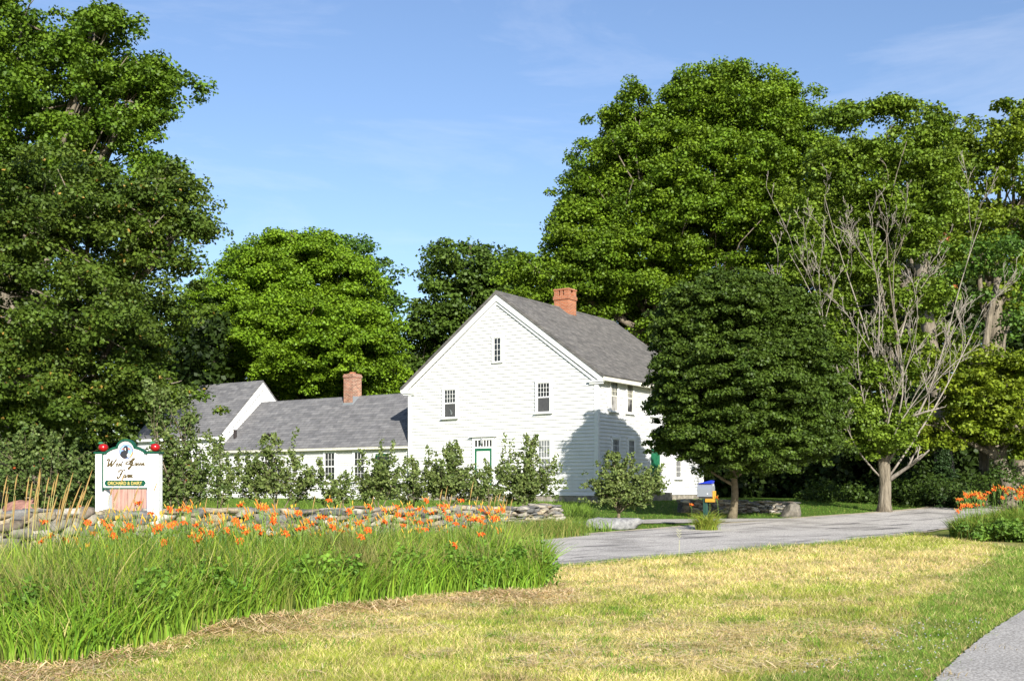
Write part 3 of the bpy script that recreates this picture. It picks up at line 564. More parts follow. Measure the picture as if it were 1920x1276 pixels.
# gable door with transom, hood and lantern; screen door frame green
def door(fn, s0, s1, z0, z1, tz0, tz1, n, body, slab, trans=.17, hood=True, label=''):
    mb = MB(); t = .10; cw = .13
    obox(mb, fn, s0 - cw, s0, z0 - .02, tz1 + .02, .003, t); obox(mb, fn, s1, s1 + cw, z0 - .02, tz1 + .02, .003, t); obox(mb, fn, s0 - cw, s1 + cw, tz1 + .02, tz1 + .16, .003, t + .004); obox(mb, fn, s0, s1, z1 + .0, tz0, .003, t - .005)
    fr = mb.build('door_casing', TRIM, house)
    fn0 = fn; fn = lambda s, o, z: fn0(s, o + .028, z)
    mb = MB(); obox(mb, fn, s0, s1, tz0, tz1 + .02, .026, .03); tr = mb.build('transom', GLASS, house)
    mb = MB(); bars(mb, fn, s0, s1, tz0, tz1 + .02, n, 1, .03, .052, .045); mb.build('glazing_bars', TRIM, tr)
    if hood: mb = MB(); obox(mb, fn0, s0 - .28, s1 + .28, tz1 + .165, tz1 + .205, .003, .19); mb.build('door_hood', TRIM, house)
    return fr
push = lambda f: (lambda s, o, z: f(s, o + .028, z))
G1, S1, W1 = push(G0), push(S0), push(front(.15))
door(G0, 3.98, 4.96, 1.35, 3.38, 3.46, 3.74, 6, None, None)
mb = MB()
obox(mb, G1, 3.985, 4.08, 1.35, 3.38, .03, .058); obox(mb, G1, 4.86, 4.955, 1.35, 3.38, .03, .058); obox(mb, G1, 4.08, 4.86, 3.27, 3.38, .03, .058); obox(mb, G1, 4.08, 4.86, 1.35, 1.6, .03, .058); obox(mb, G1, 4.08, 4.86, 2.2, 2.28, .03, .055)
dr = mb.build('door', GREEN, house); dr['label'] = 'white panelled gable door behind a green screen door frame'
mb = MB(); obox(mb, G1, 4.08, 4.86, 1.6, 3.27, .026, .032)
for a_0, a_1 in ((1.68, 2.12), (2.36, 3.15)):
    obox(mb, G1, 4.16, 4.42, a_0, a_1, .033, .043); obox(mb, G1, 4.52, 4.78, a_0, a_1, .033, .043)
mb.build('panel', TRIM, dr)
mb = MB(); mb.tube([(4.42, -.16, 3.83), (4.42, -.16, 3.80), (4.42, -.16, 3.62), (4.42, -.16, 3.58)], [.03, .07, .055, .02], 8); mb.tube([(4.42, -.05, 3.86), (4.42, -.16, 3.86), (4.42, -.16, 3.82)], .012, 6); mb.build('lantern', METAL, house)
door(S0, 4.87, 5.87, 1.40, 3.43, 3.52, 3.78, 8, None, None, hood=False)
mb = MB(); obox(mb, S1, 4.88, 5.86, 1.35, 3.43, .03, .05)
for a_0, a_1 in ((1.6, 2.4), (2.6, 3.25)):
    obox(mb, S1, 4.98, 5.30, a_0, a_1, .051, .06); obox(mb, S1, 5.44, 5.76, a_0, a_1, .051, .06)
dr = mb.build('door', GREEN, house); dr['label'] = 'solid green side door'
for h0 in (4.84, 5.64): mb = MB(); obox(mb, S1, h0, h0 + .28, 3.19, 3.22, .061, .07); mb.build('hinge', METAL, dr)
mb = MB(); obox(mb, S1, 4.7, 6.05, .8, 1.33, .02, .6); mb.build('door_step', FOUND, house)
# odd pieces seen on the gable: a short board joint and a small bracket
mb = MB(); obox(mb, G0, 3.32, 3.335, 4.36, 4.52, .02, .047); mb.build('board_joint', CREAM, house); mb = MB(); obox(mb, G0, 9.0, 9.02, 4.0, 4.1, .02, .047); mb.build('board_joint', CREAM, house)
# low wing
Yw, Zw0, Zwe, Zwr, Dw, XW = .15, .93, 3.62, 6.40, 6.0, -13.75
mb = MB(); clap(mb, front(Yw), lambda z: (XW, -.03), Zw0, Zwe - .02, .112); mb.build('wing_wall', WHITE, house)
mb = MB(); clap(mb, back(Yw + Dw), lambda z: (XW, -.03), Zw0, Zwe - .02, .112); mb.build('rear_wall', WHITE, house)
mb = MB(); mb.box(XW, -.03, Yw - .01, Yw + Dw, .2, Zw0); mb.build('foundation', FOUND, house)
ow = .24; sw = (Zwr - Zwe) / (Dw / 2)
roofslab('wing_roof', SHING, Yw - ow, Zwe - ow * sw + .12, Yw + Dw / 2, Zwr + .0, XW + .04, -.03, .09, axis='x')
roofslab('wing_roof', SHING, Yw + Dw + ow, Zwe - ow * sw + .12, Yw + Dw / 2, Zwr + .0, XW + .04, -.03, .09, axis='x')
mb = MB(); mb.box(XW + .04, -.04, Yw - ow - .05, Yw - ow + .0, Zwe - ow * sw + .07, Zwe - ow * sw + .2); mb.box(XW + .04, -.04, Yw - ow + .001, Yw - .002, Zwe - ow * sw + .08, Zwe - ow * sw + .11); mb.build('eave_board', CREAM, house)
Gw = front(Yw)
for u0, u1 in ((-5.74, -5.03), (-3.70, -3.02)): window(Gw, u0, u1, 1.92, 3.36, rows=(2, 2), cols=3, lower='sash', cw=.09)
window(Gw, -10.2, -9.5, 1.92, 3.36, rows=(2, 2), cols=3, lower='sash', cw=.09)
mb = MB()
obox(mb, Gw, -2.27, -2.17, 1.0, 3.25, .003, .07); obox(mb, Gw, -1.50, -1.40, 1.0, 3.25, .003, .07); obox(mb, Gw, -2.17, -1.50, 3.1, 3.25, .003, .07); mb.build('door_casing', DGREEN, house)
mb = MB(); obox(mb, W1, -2.17, -1.50, 1.0, 3.1, .02, .03); wd_ = mb.build('door', GLASS, house); wd_['label'] = 'dark glazed door of the low wing'
mb = MB(); obox(mb, Gw, -2.39, -2.271, 1.0, 3.36, .003, .055); obox(mb, Gw, -1.399, -1.28, 1.0, 3.36, .003, .055); obox(mb, Gw, -2.27, -1.40, 3.251, 3.36, .003, .055); mb.build('door_casing', TRIM, house)
# wing chimney with flashing
wx, wy = -6.45, Yw + Dw / 2 - .18; mb = MB(); mb.box(wx - .34, wx + .34, wy - .34, wy + .34, 5.6, 7.50); mb.box(wx - .37, wx + .37, wy - .37, wy + .37, 7.501, 7.62); mb.box(wx - .34, wx + .34, wy - .34, wy + .34, 7.621, 7.70); wc = mb.build('chimney', BRICKO, house); wc['label'] = 'mottled old brick chimney on the low wing'
mb = MB(); mb.tube([(wx, wy, 7.70), (wx, wy, 7.80)], [.2, .17], 14); mb.build('clay_pot', BRICK, wc)
mb = MB(); mb.box(wx - .36, wx + .36, wy - .39, wy - .341, 5.75, 6.13); mb.box(wx + .341, wx + .37, wy - .36, wy + .2, 6.0, 6.48); mb.build('flashing', LEAD, wc)
# roof vents
def roofz(y): return Zwe + .12 + (y - Yw) * sw * ((Zwr - (Zwe - ow * sw + .12)) / (Dw / 2 + ow)) / sw - ow * 0 + .0
mb = MB(); vy = Yw + .55; vz = Zwe - ow * sw + .12 + (vy - Yw + ow) * (Zwr - (Zwe - ow * sw + .12)) / (Dw / 2 + ow) + .1
mb.tube([(-13.2, vy, vz - .1), (-13.2, vy, vz + .42), (-13.2, vy, vz + .46)], [.09, .09, .12], 10); mb.build('vent_pipe', DARK, house)
mb = MB(); mb.box(-10.75, -10.35, vy - .1, vy + .28, vz + .04, vz + .16); mb.box(-10.7, -10.4, vy - .06, vy + .2, vz - .2, vz + .04); mb.build('roof_vent', DARK, house)
# ell at the left, gable end faces the wing
X1, X0, Ye0, De, Ze, Zr = XW - .02, -21.0, .12, 6.1, 4.55, 7.62; se = (Zr - Ze) / (De / 2)
def esp(z):
    if z <= Ze: return (Ye0, Ye0 + De)
    k = (z - Ze) / se; return (Ye0 + k, Ye0 + De - k)
mb = MB(); clap(mb, right(X1), esp, Zw0, Zr, .14); mb.build('shed_wall', WHITE, house)
mb = MB(); clap(mb, front(Ye0), lambda z: (X0, X1), Zw0, Ze, .14); mb.build('shed_wall', WHITE, house)
mb = MB(); clap(mb, leftf(X0), esp, Zw0, Zr, .14); clap(mb, back(Ye0 + De), lambda z: (X0, X1), Zw0, Ze, .14); mb.build('rear_wall', WHITE, house)
mb = MB(); mb.box(X0, X1, Ye0 - .01, Ye0 + De, .2, Zw0); mb.build('foundation', FOUND, house)
roofslab('shed_roof', SHING, Ye0 - .22, Ze - .22 * se + .03, Ye0 + De / 2, Zr + .03, X0 - .15, X1 + .16, .09, axis='x'); roofslab('shed_roof', SHING, Ye0 + De + .22, Ze - .22 * se + .03, Ye0 + De / 2, Zr + .03, X0 - .15, X1 + .16, .09, axis='x')
mb = MB()
for sg in (1, -1):
    c = Ye0 + De / 2; e = (c + sg * (De / 2 + .2), Ze - .22 * se + .03)
    mb.prism([e, (c, Zr + .028), (c, Zr - .30), (e[0] - sg * .12, e[1] - .14), (e[0], e[1] - .14)], lambda p, k: ((X1 + .125, X1 + .155)[k], p[0], p[1]))
    mb.prism([(e[0] - sg * .3, e[1]), (c, Zr - .3), (c, Zr - .42), (e[0] - sg * .42, e[1])], lambda p, k: ((X1 + .026, X1 + .12)[k], p[0], p[1]))
mb.build('rake_boards', TRIM, house)
mb = MB(); mb.box(X0 - .1, X1 + .12, Ye0 - .30, Ye0 - .23, Ze - .30, Ze - .16); mb.box(X0 - .1, X1 + .12, Ye0 - .229, Ye0 - .026, Ze - .28, Ze - .25); mb.build('gutter', TRIM, house)
mb = MB(); mb.tube([(X1 + .10, Ye0 - .27, Ze - .2), (X1 + .10, Ye0 - .27, Ze - .42), (X1 + .16, Ye0 - .12, Ze - .62), (X1 + .16, Ye0 - .08, Ze - .8), (X1 + .16, Ye0 - .08, 1.0)], .045, 8); mb.build('downspout', TRIM, house, True)
Ge = front(Ye0); window(Ge, -15.80, -14.95, 1.80, 3.32, rows=(3, 3), cols=3, lower='sash'); window(Ge, -18.6, -17.8, 1.80, 3.32, rows=(3, 3), cols=3, lower='sash')
# ------------------------------------------------------------------ stones
cub = None
def stonebase(n=4):
    vs, fs, idx = [], [], {}
    for ax in range(3):
        for s in (-1, 1):
            for i in range(n):
                for j in range(n):
                    q = []
                    for (a, b) in ((i, j), (i + 1, j), (i + 1, j + 1), (i, j + 1)):
                        p = [0, 0, 0]; p[ax] = s; p[(ax + 1) % 3] = -1 + 2 * a / n; p[(ax + 2) % 3] = -1 + 2 * b / n; k = tuple(round(v, 4) for v in p)
                        if k not in idx: idx[k] = len(vs); vs.append(k)
                        q.append(idx[k])
                    fs.append(q if s > 0 else q[::-1])
    v = np.array(vs); r = np.linalg.norm(v, axis=1)[:, None]; v = v * (.55 + .45 / r * 1.25); return v, np.array(fs)
SV, SF = stonebase()
def stone(sz, seed, rough=.10):
    g = np.random.default_rng(seed); v = SV.copy(); 
    for _ in range(4):
        k = g.normal(size=3) * (1.2 + _ * .9); v = v + SV * (np.sin(v @ k + g.random() * 6)[:, None] * rough / (1 + _ * .5))
    for _ in range(3):   # flat broken facets
        nrm = g.normal(size=3); nrm /= np.linalg.norm(nrm); dd = v @ nrm; lim = .72 + .2 * g.random(); v = v - np.outer(np.maximum(dd - lim, 0) * .85, nrm)
    return v * (np.array(sz) * .5)
def stonemat(name, bump=.7):
    m = mat(name, rough=.95, spec=.1); t = m.node_tree; b = t.nodes['Principled BSDF']; a = t.nodes.new('ShaderNodeAttribute'); a.attribute_name = 'col'
    c = t.nodes.new('ShaderNodeTexCoord'); n = t.nodes.new('ShaderNodeTexNoise'); n.inputs['Scale'].default_value = 9; n.inputs['Detail'].default_value = 9; n.inputs['Roughness'].default_value = .7
    r = t.nodes.new('ShaderNodeValToRGB'); e = r.color_ramp.elements; e[0].position = .32; e[0].color = (.5, .5, .52, 1); e[1].position = .7; e[1].color = (1.25, 1.24, 1.2, 1)
    q = t.nodes.new('ShaderNodeMix'); q.data_type = 'RGBA'; q.blend_type = 'MULTIPLY'; q.inputs[0].default_value = 1
    t.links.new(c.outputs['Object'], n.inputs['Vector']); t.links.new(n.outputs['Fac'], r.inputs['Fac']); t.links.new(a.outputs['Color'], q.inputs[6]); t.links.new(r.outputs['Color'], q.inputs[7]); t.links.new(q.outputs[2], b.inputs['Base Color'])
    bp = t.nodes.new('ShaderNodeBump'); bp.inputs['Strength'].default_value = bump; bp.inputs['Distance'].default_value = .03; t.links.new(n.outputs['Fac'], bp.inputs['Height']); t.links.new(bp.outputs[0], b.inputs['Normal'])
    return m
STONE = stonemat('lichen_grey_fieldstone')
STC = [(.22, .205, .175), (.16, .155, .15), (.30, .27, .22), (.12, .12, .115), (.29, .235, .165), (.40, .37, .32), (.18, .15, .12), (.33, .28, .20)]
def stonewall(name, label, P, hfun, thick, s_of, both=True):
    """P: path points (x,y) ; stones laid in rough courses"""
    seg = [(Vector(P[i]), Vector(P[i + 1])) for i in range(len(P) - 1)]; Ls = [(b - a).length for a, b in seg]; T = sum(Ls)
    def at(s):
        for (a, b), L in zip(seg, Ls):
            if s <= L or (a, b) == seg[-1]: d = (b - a).normalized(); return a + d * s, d
            s -= L
    Vs, Fs, Cs = [], [], []; nb = 0; r = random.Random(3)
    for side in ((-1, 1) if both else (-1,)):
        s = 0.0
        while s < T:
            w_, h_ = s_of(s / T); top = hfun(s / T); w = w_ * r.uniform(.75, 1.3); z = 0
            p, d = at(min(s + w / 2, T)); nn = Vector((d.y, -d.x)) * (1 if side < 0 else -1)
            g0 = gz(p.x, p.y); z = g0 - .08
            off = r.uniform(-.5, .5)
            while z < top - .02:
                h = h_ * r.uniform(.65, 1.35); 
                if z + h > top + .05: h = max(.05, top + r.uniform(-.03, .05) - z)
                ww = w * r.uniform(.75, 1.5); ss = s + w / 2 + off * w * .8; off = -off + r.uniform(-.25, .25)
                if top - z - h < .02: ww *= 1.25
                p2, d2 = at(min(max(ss, 0), T)); dep = thick * r.uniform(.5, .62); c = p2 + nn * (thick * .5 - dep * .5 + r.uniform(-.04, .04) + .05 * (top - z))
                v = stone((ww * 1.04, dep, h * 1.12), r.randint(0, 10 ** 6)); a = math.atan2(d2.y, d2.x) + r.uniform(-.14, .14); ti = r.uniform(-.10, .10)
                x, y, zz = v[:, 0], v[:, 1], v[:, 2]; zz = zz + x * ti
                X = c.x + x * math.cos(a) - y * math.sin(a); Y = c.y + x * math.sin(a) + y * math.cos(a); Z = z + h / 2 + zz
                Vs.append(np.stack([X, Y, Z], 1)); Fs.append(SF + nb); nb += len(v); cc_ = np.array(STC[r.randrange(len(STC))]) * r.uniform(.8, 1.2); Cs.append(np.repeat(cc_[None], len(v), 0)); z += h * .97
            s += w * .95
    # dark rubble core filling the middle
    K = []
    nco = int(T / .3)
    for i in range(nco):
        s = (i + .5) * T / nco; p, d = at(s); top = hfun(s / T) - .12; g0 = gz(p.x, p.y) - .1; v = stone((.42, thick * .55, top - g0), i, .05); a = math.atan2(d.y, d.x)
        X = p.x + v[:, 0] * math.cos(a) - v[:, 1] * math.sin(a); Y = p.y + v[:, 0] * math.sin(a) + v[:, 1] * math.cos(a); Vs.append(np.stack([X, Y, (top + g0) / 2 + v[:, 2]], 1)); Fs.append(SF + nb); nb += len(v); Cs.append(np.repeat(np.array((.1, .095, .085))[None], len(v), 0))
    o = npmesh(name, np.concatenate(Vs), np.concatenate(Fs), STONE, col=np.concatenate(Cs)); tag(o, label, 'wall'); return o
WP = [(-16, 15.4), (-12, 17.7), (-9.4, 19.3), (-7.2, 21.7), (-4, 25.2), (-1.2, 28.9), (1.15, 32.0)]
def wtop(t):
    y = np.interp(t, [0, .2, .33, .5, .75, 1], [15.4, 18.5, 20.6, 24.5, 28.5, 32])
    return float(np.interp(y, [15, 19, 21, 25, 29, 32], [1.06, 1.10, 1.13, 1.10, 1.05, 1.02])) + .03 * math.sin(t * 40)
stonewall('stone_wall', 'long dry-stacked grey fieldstone wall behind the lily bed and farm sign', WP, wtop, .55, lambda t: (np.interp(t, [0, .45, 1], [.36, .30, .26]), np.interp(t, [0, .4, .6, 1], [.20, .16, .11, .085])))
P_a = P3(1290, 962, 42.0); P_b = P3(1487, 958, 43.5)
stonewall('stone_wall', 'low flat-stacked tan retaining wall beyond the front maple, ending at the boulder', [(P_a.x - .3, P_a.y), (P_b.x, P_b.y)], lambda t: gz(P_a.x + (P_b.x - P_a.x) * t, 42.5) + .46, .5, lambda t: (.26, .085))
def rock(name, label, c, sz, rz, seed, col, n=3, tilt=(0, 0), taper=0):
    v = stone(sz, seed, .10); tz = np.clip((v[:, 2] / (sz[2] * .5) + 1) / 2, 0, 1); v[:, 0] = v[:, 0] * (1 - taper * tz) + .12 * taper * sz[0] * tz; v[:, 1] *= (1 - taper * tz); o = npmesh(name, v, SF, STONE, col=np.repeat(np.array(col)[None], len(v), 0), smooth_=True)
    s = o.modifiers.new('sub', 'SUBSURF'); s.levels = s.render_levels = 2; dt = bpy.data.textures.new('rock', 'CLOUDS'); dt.noise_scale = .25
    dm_ = o.modifiers.new('d', 'DISPLACE'); dm_.texture = dt; dm_.strength = .09; dm_.mid_level = .5; dm_.texture_coords = 'LOCAL'
    o.location = c; o.rotation_euler = (tilt[0], tilt[1], rz); tag(o, label, 'rock'); return o
q = P3(1151, 982, 34.3); rock('flat_rock', 'long flat grey slab of rock lying on the grass at the road edge', (q.x, q.y, gz(q.x, q.y) + .15), (1.85, .75, .36), R(8), 4, (.24, .24, .24))
q = P3(1483, 958, 41.0); rock('boulder', 'grey-brown boulder on the grass at the end of the low wall', (q.x, q.y, gz(q.x, q.y) + .16), (.92, .74, .68), R(25), 31, (.17, .155, .13), tilt=(0, .1), taper=.42)
q = P3(42, 935, 27.0); rock('boulder', 'pinkish weathered boulder half hidden behind golden grass at the left edge', (q.x, q.y, gz(q.x, q.y) + .45), (.95, .8, 1.3), R(25), 22, (.30, .16, .13))
# weathered boards standing behind the wall beneath the sign
q = P3(240, 950, 26.0); t0 = thing('plank_panel', 'faded pinkish weathered wooden board panel standing behind the wall under the sign', 'panel', (q.x, q.y, gz(q.x, q.y)), R(6))
PINK = nmat('faded_pink_wood', [(.25, (.20, .08, .07)), (.5, (.36, .21, .17)), (.8, (.42, .29, .24))], 6, 6, .9, .4, mscale=(3, 1, .35))
for i in range(8):
    mb = MB(); mb.box(-.64 + i * .16, -.64 + i * .16 + .153, -.02 + .003 * (i % 3), .02, 0, 1.52 - max(0, (1.5 - i) * .14)); mb.build('board', PINK, t0)
# ------------------------------------------------------------------ farm sign
SD = 21.6; q = P3(238, 912, SD); gs = gz(q.x, SD); sign = thing('farm_sign', 'white and green farm sign between two posts topped by red apples, lettered West Green Farm', 'sign', (q.x, SD, gs), R(-4)); zb = EYE - gs
SC = SD / F
def SX(px): return (px - 238) * SC
def SZ(py): return (HY - py) * SC + zb
for px0, px1, lab in ((177.5, 197.5, 0), (281, 302, 1)):
    mb = MB(); y0, y1 = (-.02, .18) if lab == 0 else (-.10, .12)
    mb.box(SX(px0), SX(px1), y0, y1, -.3, SZ(850)); mb.build('post', TRIM, sign, bevel=.008)
    mb = MB(); mb.box(SX(px0 - 2), SX(px1 + 2.5), y0 - .03, y1 + .03, SZ(850) + .001, SZ(846.5)); mb.build('post_cap', DGREEN, sign, bevel=.006)
prof = []
def arc(cx_, cy_, r, a0, a1, n=12): return [(cx_ + r * math.cos(R(a0 + (a1 - a0) * i / n)), cy_ - r * math.sin(R(a0 + (a1 - a0) * i / n))) for i in range(n + 1)]
top = [(194, 851), (202, 850), (203, 847)] + [(204 + 19 * (1 - math.cos(a)) * .0 + 19 * s, 847 - 7 * math.sin(a)) for s, a in [(i / 6, math.pi / 2 * i / 6) for i in range(7)]] + arc(238.5, 841.5, 15.5, 172, 8, 16) + [(254 + 19 * s, 840 + 7 * (1 - math.cos(math.pi / 2 * s))) for s in [i / 6 for i in range(7)]] + [(274, 850), (282, 851)]
poly = [(SX(a), SZ(b)) for a, b in top] + [(SX(282), SZ(913.5)), (SX(194), SZ(913.5))]
mb = MB(); mb.prism(poly, lambda p, k: (p[0], (-.045, .0)[k], p[1])); pan = mb.build('sign_board', nmat('grooved_white_board', [(.3, (.74, .74, .74)), (.7, (.82, .82, .81))], 3, 2, .5, .0), sign)
mb = MB()
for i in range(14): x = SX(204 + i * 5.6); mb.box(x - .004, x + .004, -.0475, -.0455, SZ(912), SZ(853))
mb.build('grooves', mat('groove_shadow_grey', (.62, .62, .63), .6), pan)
mb = MB(); ds = [Vector((SX(a), -.03, SZ(b))) for a, b in top]
out = []
for i, (a, b) in enumerate(top):
    t_ = (Vector(top[min(i + 1, len(top) - 1)]) - Vector(top[max(i - 1, 0)])).normalized(); nn = Vector((t_.y, -t_.x)); out.append((a + nn.x * 3.2, b + nn.y * 3.2))
for i in range(len(top) - 1):
    A, B, C_, D = top[i], top[i + 1], out[i + 1], out[i]; vs = [(SX(p[0]), y, SZ(p[1])) for y in (-.085, .03) for p in (A, B, C_, D)]
    mb.add(vs, [(0, 1, 2, 3), (7, 6, 5, 4), (3, 2, 6, 7), (0, 4, 5, 1)])
mb.box(SX(193), SX(195), -.075, .01, SZ(920), SZ(851)); mb.box(SX(193), SX(282), -.075, .01, SZ(916.5), SZ(913.7)); mb.box(SX(280), SX(281), -.06, .01, SZ(914), SZ(851)); mb.build('moulding', DGREEN, sign)
mb = MB(); mb.box(SX(277), SX(280.5), -.03, .03, .3, SZ(916.6)); mb.build('brace', mat('blue_grey_steel', (.16, .2, .28), .5), sign)
mb = MB(); mb.prism([(SX(197.6), SZ(920)), (SX(202), SZ(928)), (SX(202.5), -.2), (SX(197.6), -.2)], lambda p, k: (p[0], (-.015, .17)[k], p[1])); mb.build('bracket', TRIM, sign)
# painted round portrait of a cow
def disc(mb, cx_, cy_, rx, ry, y0, y1, n=28, mi=0, a0=0, a1=360, rot=0):
    pts = []
    for i in range(n):
        a = R(a0 + (a1 - a0) * i / (n - (0 if a1 - a0 == 360 else 1))); x = rx * math.cos(a); y = ry * math.sin(a); c, s = math.cos(R(rot)), math.sin(R(rot)); pts.append((SX(cx_ + x * c - y * s), SZ(cy_ - x * s - y * c)))
    mb.prism(pts, lambda p, k: (p[0], (y0, y1)[k], p[1]), mi)
mb = MB(); cols = [mat('medallion_brown_ring', (.12, .05, .05)), mat('painted_sky', (.20, .33, .60)), mat('painted_wheat', (.45, .33, .07)), mat('painted_black_hide', (.022, .022, .028)), mat('painted_ear', (.45, .16, .09)), mat('painted_cream', (.75, .72, .65))]
cxp, cyp = 238.5, 846
disc(mb, cxp, cyp, 13.8, 14.2, -.050, -.046, 36, 0); disc(mb, cxp, cyp, 12.6, 13.0, -.054, -.0501, 36, 1)
disc(mb, cxp + .6, cyp + .4, 12.1, 12.6, -.0555, -.0541, 20, 2, -62, 4)
disc(mb, cxp - 2.8, cyp + 5.5, 8.2, 7.0, -.058, -.0556, 24, 3, rot=-20); disc(mb, cxp - .2, cyp - 3.4, 4.6, 7.2, -.061, -.0581, 24, 3, rot=8); disc(mb, cxp + .2, cyp - 8.8, 3.2, 2.0, -.0605, -.0556, 16, 3)
disc(mb, cxp - 5.4, cyp - 5.0, 3.6, 1.7, -.060, -.0556, 16, 4, rot=28); disc(mb, cxp + 5.6, cyp - 5.0, 3.7, 1.8, -.060, -.0556, 16, 4, rot=-24)
disc(mb, cxp - 1.2, cyp - 4.2, .9, 2.6, -.0625, -.0611, 12, 5, rot=6); disc(mb, cxp + 4.6, cyp + 7.0, 2.6, 3.4, -.060, -.0557, 16, 5)
mb.build('cow_medallion', cols, sign)
# scroll flourishes
def stroke(mb, pts, w, y=-.0475, th=.004, mi=0, ox=0, oy=0, sx_=1, sy_=1, slant=0):
    p = polyline(pts, max(8, len(pts) * 6)) if len(pts) > 2 else np.array(pts, float)
    P_ = [Vector((SX(ox + (a + slant * b) * sx_), 0, SZ(oy - b * sy_))) for a, b in p]
    n = len(P_); L_, R_ = [], []
    for i in range(n):
        t_ = P_[min(i + 1, n - 1)] - P_[max(i - 1, 0)]; t_ = t_.normalized() if t_.length > 1e-9 else Vector((1, 0, 0)); nn = Vector((-t_.z, 0, t_.x)); ww = w * SC * (.62 + .38 * abs(t_.z)) * .5
        L_.append(P_[i] + nn * ww); R_.append(P_[i] - nn * ww)
    vs = [(v.x, yy, v.z) for yy in (y - th, y) for v in L_ + R_]; m = 2 * n; fs = []
    for i in range(n - 1):
        fs += [(i, i + 1, n + i + 1, n + i), (i + 1, i, m + i, m + i + 1), (n + i, n + i + 1, m + n + i + 1, m + n + i)]
    fs += [(0, n, m + n, m), (n - 1, m + n - 1, m + 2 * n - 1, 2 * n - 1)]; mb.add(vs, fs, mi)
GOLD = mat('dark_gold_lettering', (.085, .06, .02), .45, .1)
SCR = mat('pale_scroll_grey', (.42, .44, .46), .6)
for sgn, ox in ((1, 262), (-1, 215)): mb = MB(); stroke(mb, [(-6 * sgn, 1), (-3 * sgn, 3.2), (-1 * sgn, 1.2), (-2.6 * sgn, 0), (0, -.6), (3.5 * sgn, -1.2), (5 * sgn, .2), (3.6 * sgn, 1)], .6, ox=ox, oy=852); mb.build('scrollwork', SCR, sign)
# cursive strokes, x-height 1, caps 2.3; (x,y) before slant
GL = {
 'W': (3.3, [[(-.2, 1.75), (-.45, 2.15), (0, 2.35), (.35, 2.1), (.35, 1.2), (.5, 0), (.7, 0), (1.35, 1.3), (1.5, 1.9), (1.5, 1.0), (1.65, 0), (1.85, 0), (2.6, 1.5), (2.8, 2.2), (3.0, 2.35)]]),
 'e': (.92, [[(0, .35), (.45, .55), (.62, .85), (.42, 1.02), (.15, .75), (.12, .25), (.38, 0), (.72, .12), (.92, .35)]]),
 's': (.78, [[(0, .3), (.3, .8), (.42, 1.1), (.5, .7), (.6, .3), (.38, 0), (.12, .1)], [(.38, 0), (.78, .3)]]),
 't': (.75, [[(0, .3), (.3, 1.0), (.42, 1.75), (.32, .8), (.3, .2), (.48, 0), (.75, .3)], [(.02, 1.3), (.72, 1.4)]]),
 'G': (2.9, [[(.35, 1.5), (-.25, 1.15), (-.2, .65), (.5, .6), (1.5, 1.35), (2.15, 2.2), (1.95, 2.65), (1.45, 2.2), (1.15, 1.2), (1.35, .45), (1.85, .75), (2.1, 1.25), (1.95, .3), (1.8, -.6), (1.45, -1.15), (1.2, -.8), (1.8, -.05), (2.9, .35)], [(.35, 1.5), (1.2, 1.7), (1.45, 1.3)]]),
 'r': (.82, [[(0, .3), (.25, .95), (.3, 1.1), (.42, .95), (.62, .95), (.55, .4), (.6, .05), (.82, .3)]]),
 'n': (1.2, [[(0, .3), (.2, .95), (.3, .9), (.25, .0)], [(.25, .3), (.6, .95), (.82, .85), (.78, .2), (.92, 0), (1.2, .3)]]),
 'F': (2.2, [[(.0, 1.7), (-.2, 2.2), (.5, 2.45), (1.3, 2.3), (2.1, 2.55)], [(1.15, 2.3), (.95, 1.2), (.75, .2), (.3, -.15), (-.1, .15), (.05, .5)], [(.45, 1.25), (1.0, 1.35), (1.45, 1.3)]]),
 'a': (1.15, [[(.72, .85), (.4, 1.0), (.1, .6), (.2, .05), (.52, .12), (.78, .85), (.75, .25), (.88, 0), (1.15, .3)]]),
 'm': (1.75, [[(0, .3), (.2, .95), (.3, .9), (.25, .0)], [(.25, .3), (.55, .95), (.75, .85), (.7, .0)], [(.7, .3), (1.05, .95), (1.25, .85), (1.2, .2), (1.4, 0), (1.75, .3)]])}
def write(word, ox, oy, u, w, sx_=1.0):
    x = 0; mb = MB()
    for chh in word:
        adv, ss = GL[chh]
        for s_ in ss: stroke(mb, [(x + a, b) for a, b in s_], w * (1.25 if chh in 'WGF' else .78), ox=ox, oy=oy, sx_=u * sx_, sy_=u, slant=.38)
        x += adv
    return mb
for wd2, ox, oy, u, sx_ in (('West', 200.5, 873.5, 5.6, .93), ('Green', 238, 873, 5.4, .98), ('Farm', 221.5, 895.5, 6.0, .84)):
    write(wd2, ox, oy, u, 2.3, sx_).build('lettering', GOLD, sign)
mb = MB(); mb.prism([(SX(a), SZ(b)) for a, b in ((197, 905), (200, 899.5), (273, 899.5), (276.5, 905), (273, 910.5), (200, 910.5))], lambda p, k: (p[0], (-.062, -.0457)[k], p[1])); mb.build('name_plaque', DGREEN, sign)
cu = bpy.data.curves.new('txt', 'FONT'); cu.body = 'ORCHARD & DAIRY'; cu.size = .085; cu.align_x = 'CENTER'; cu.extrude = .002; cu.offset = .0012; to = bpy.data.objects.new('txt', cu); link(to)
bpy.context.view_layer.update(); me = bpy.data.meshes.new_from_object(to.evaluated_get(bpy.context.evaluated_depsgraph_get())); bpy.data.objects.remove(to)
w_ = max(v.co.x for v in me.vertices) - min(v.co.x for v in me.vertices); sxx = (66 * SC) / w_; hh_ = max(v.co.y for v in me.vertices)
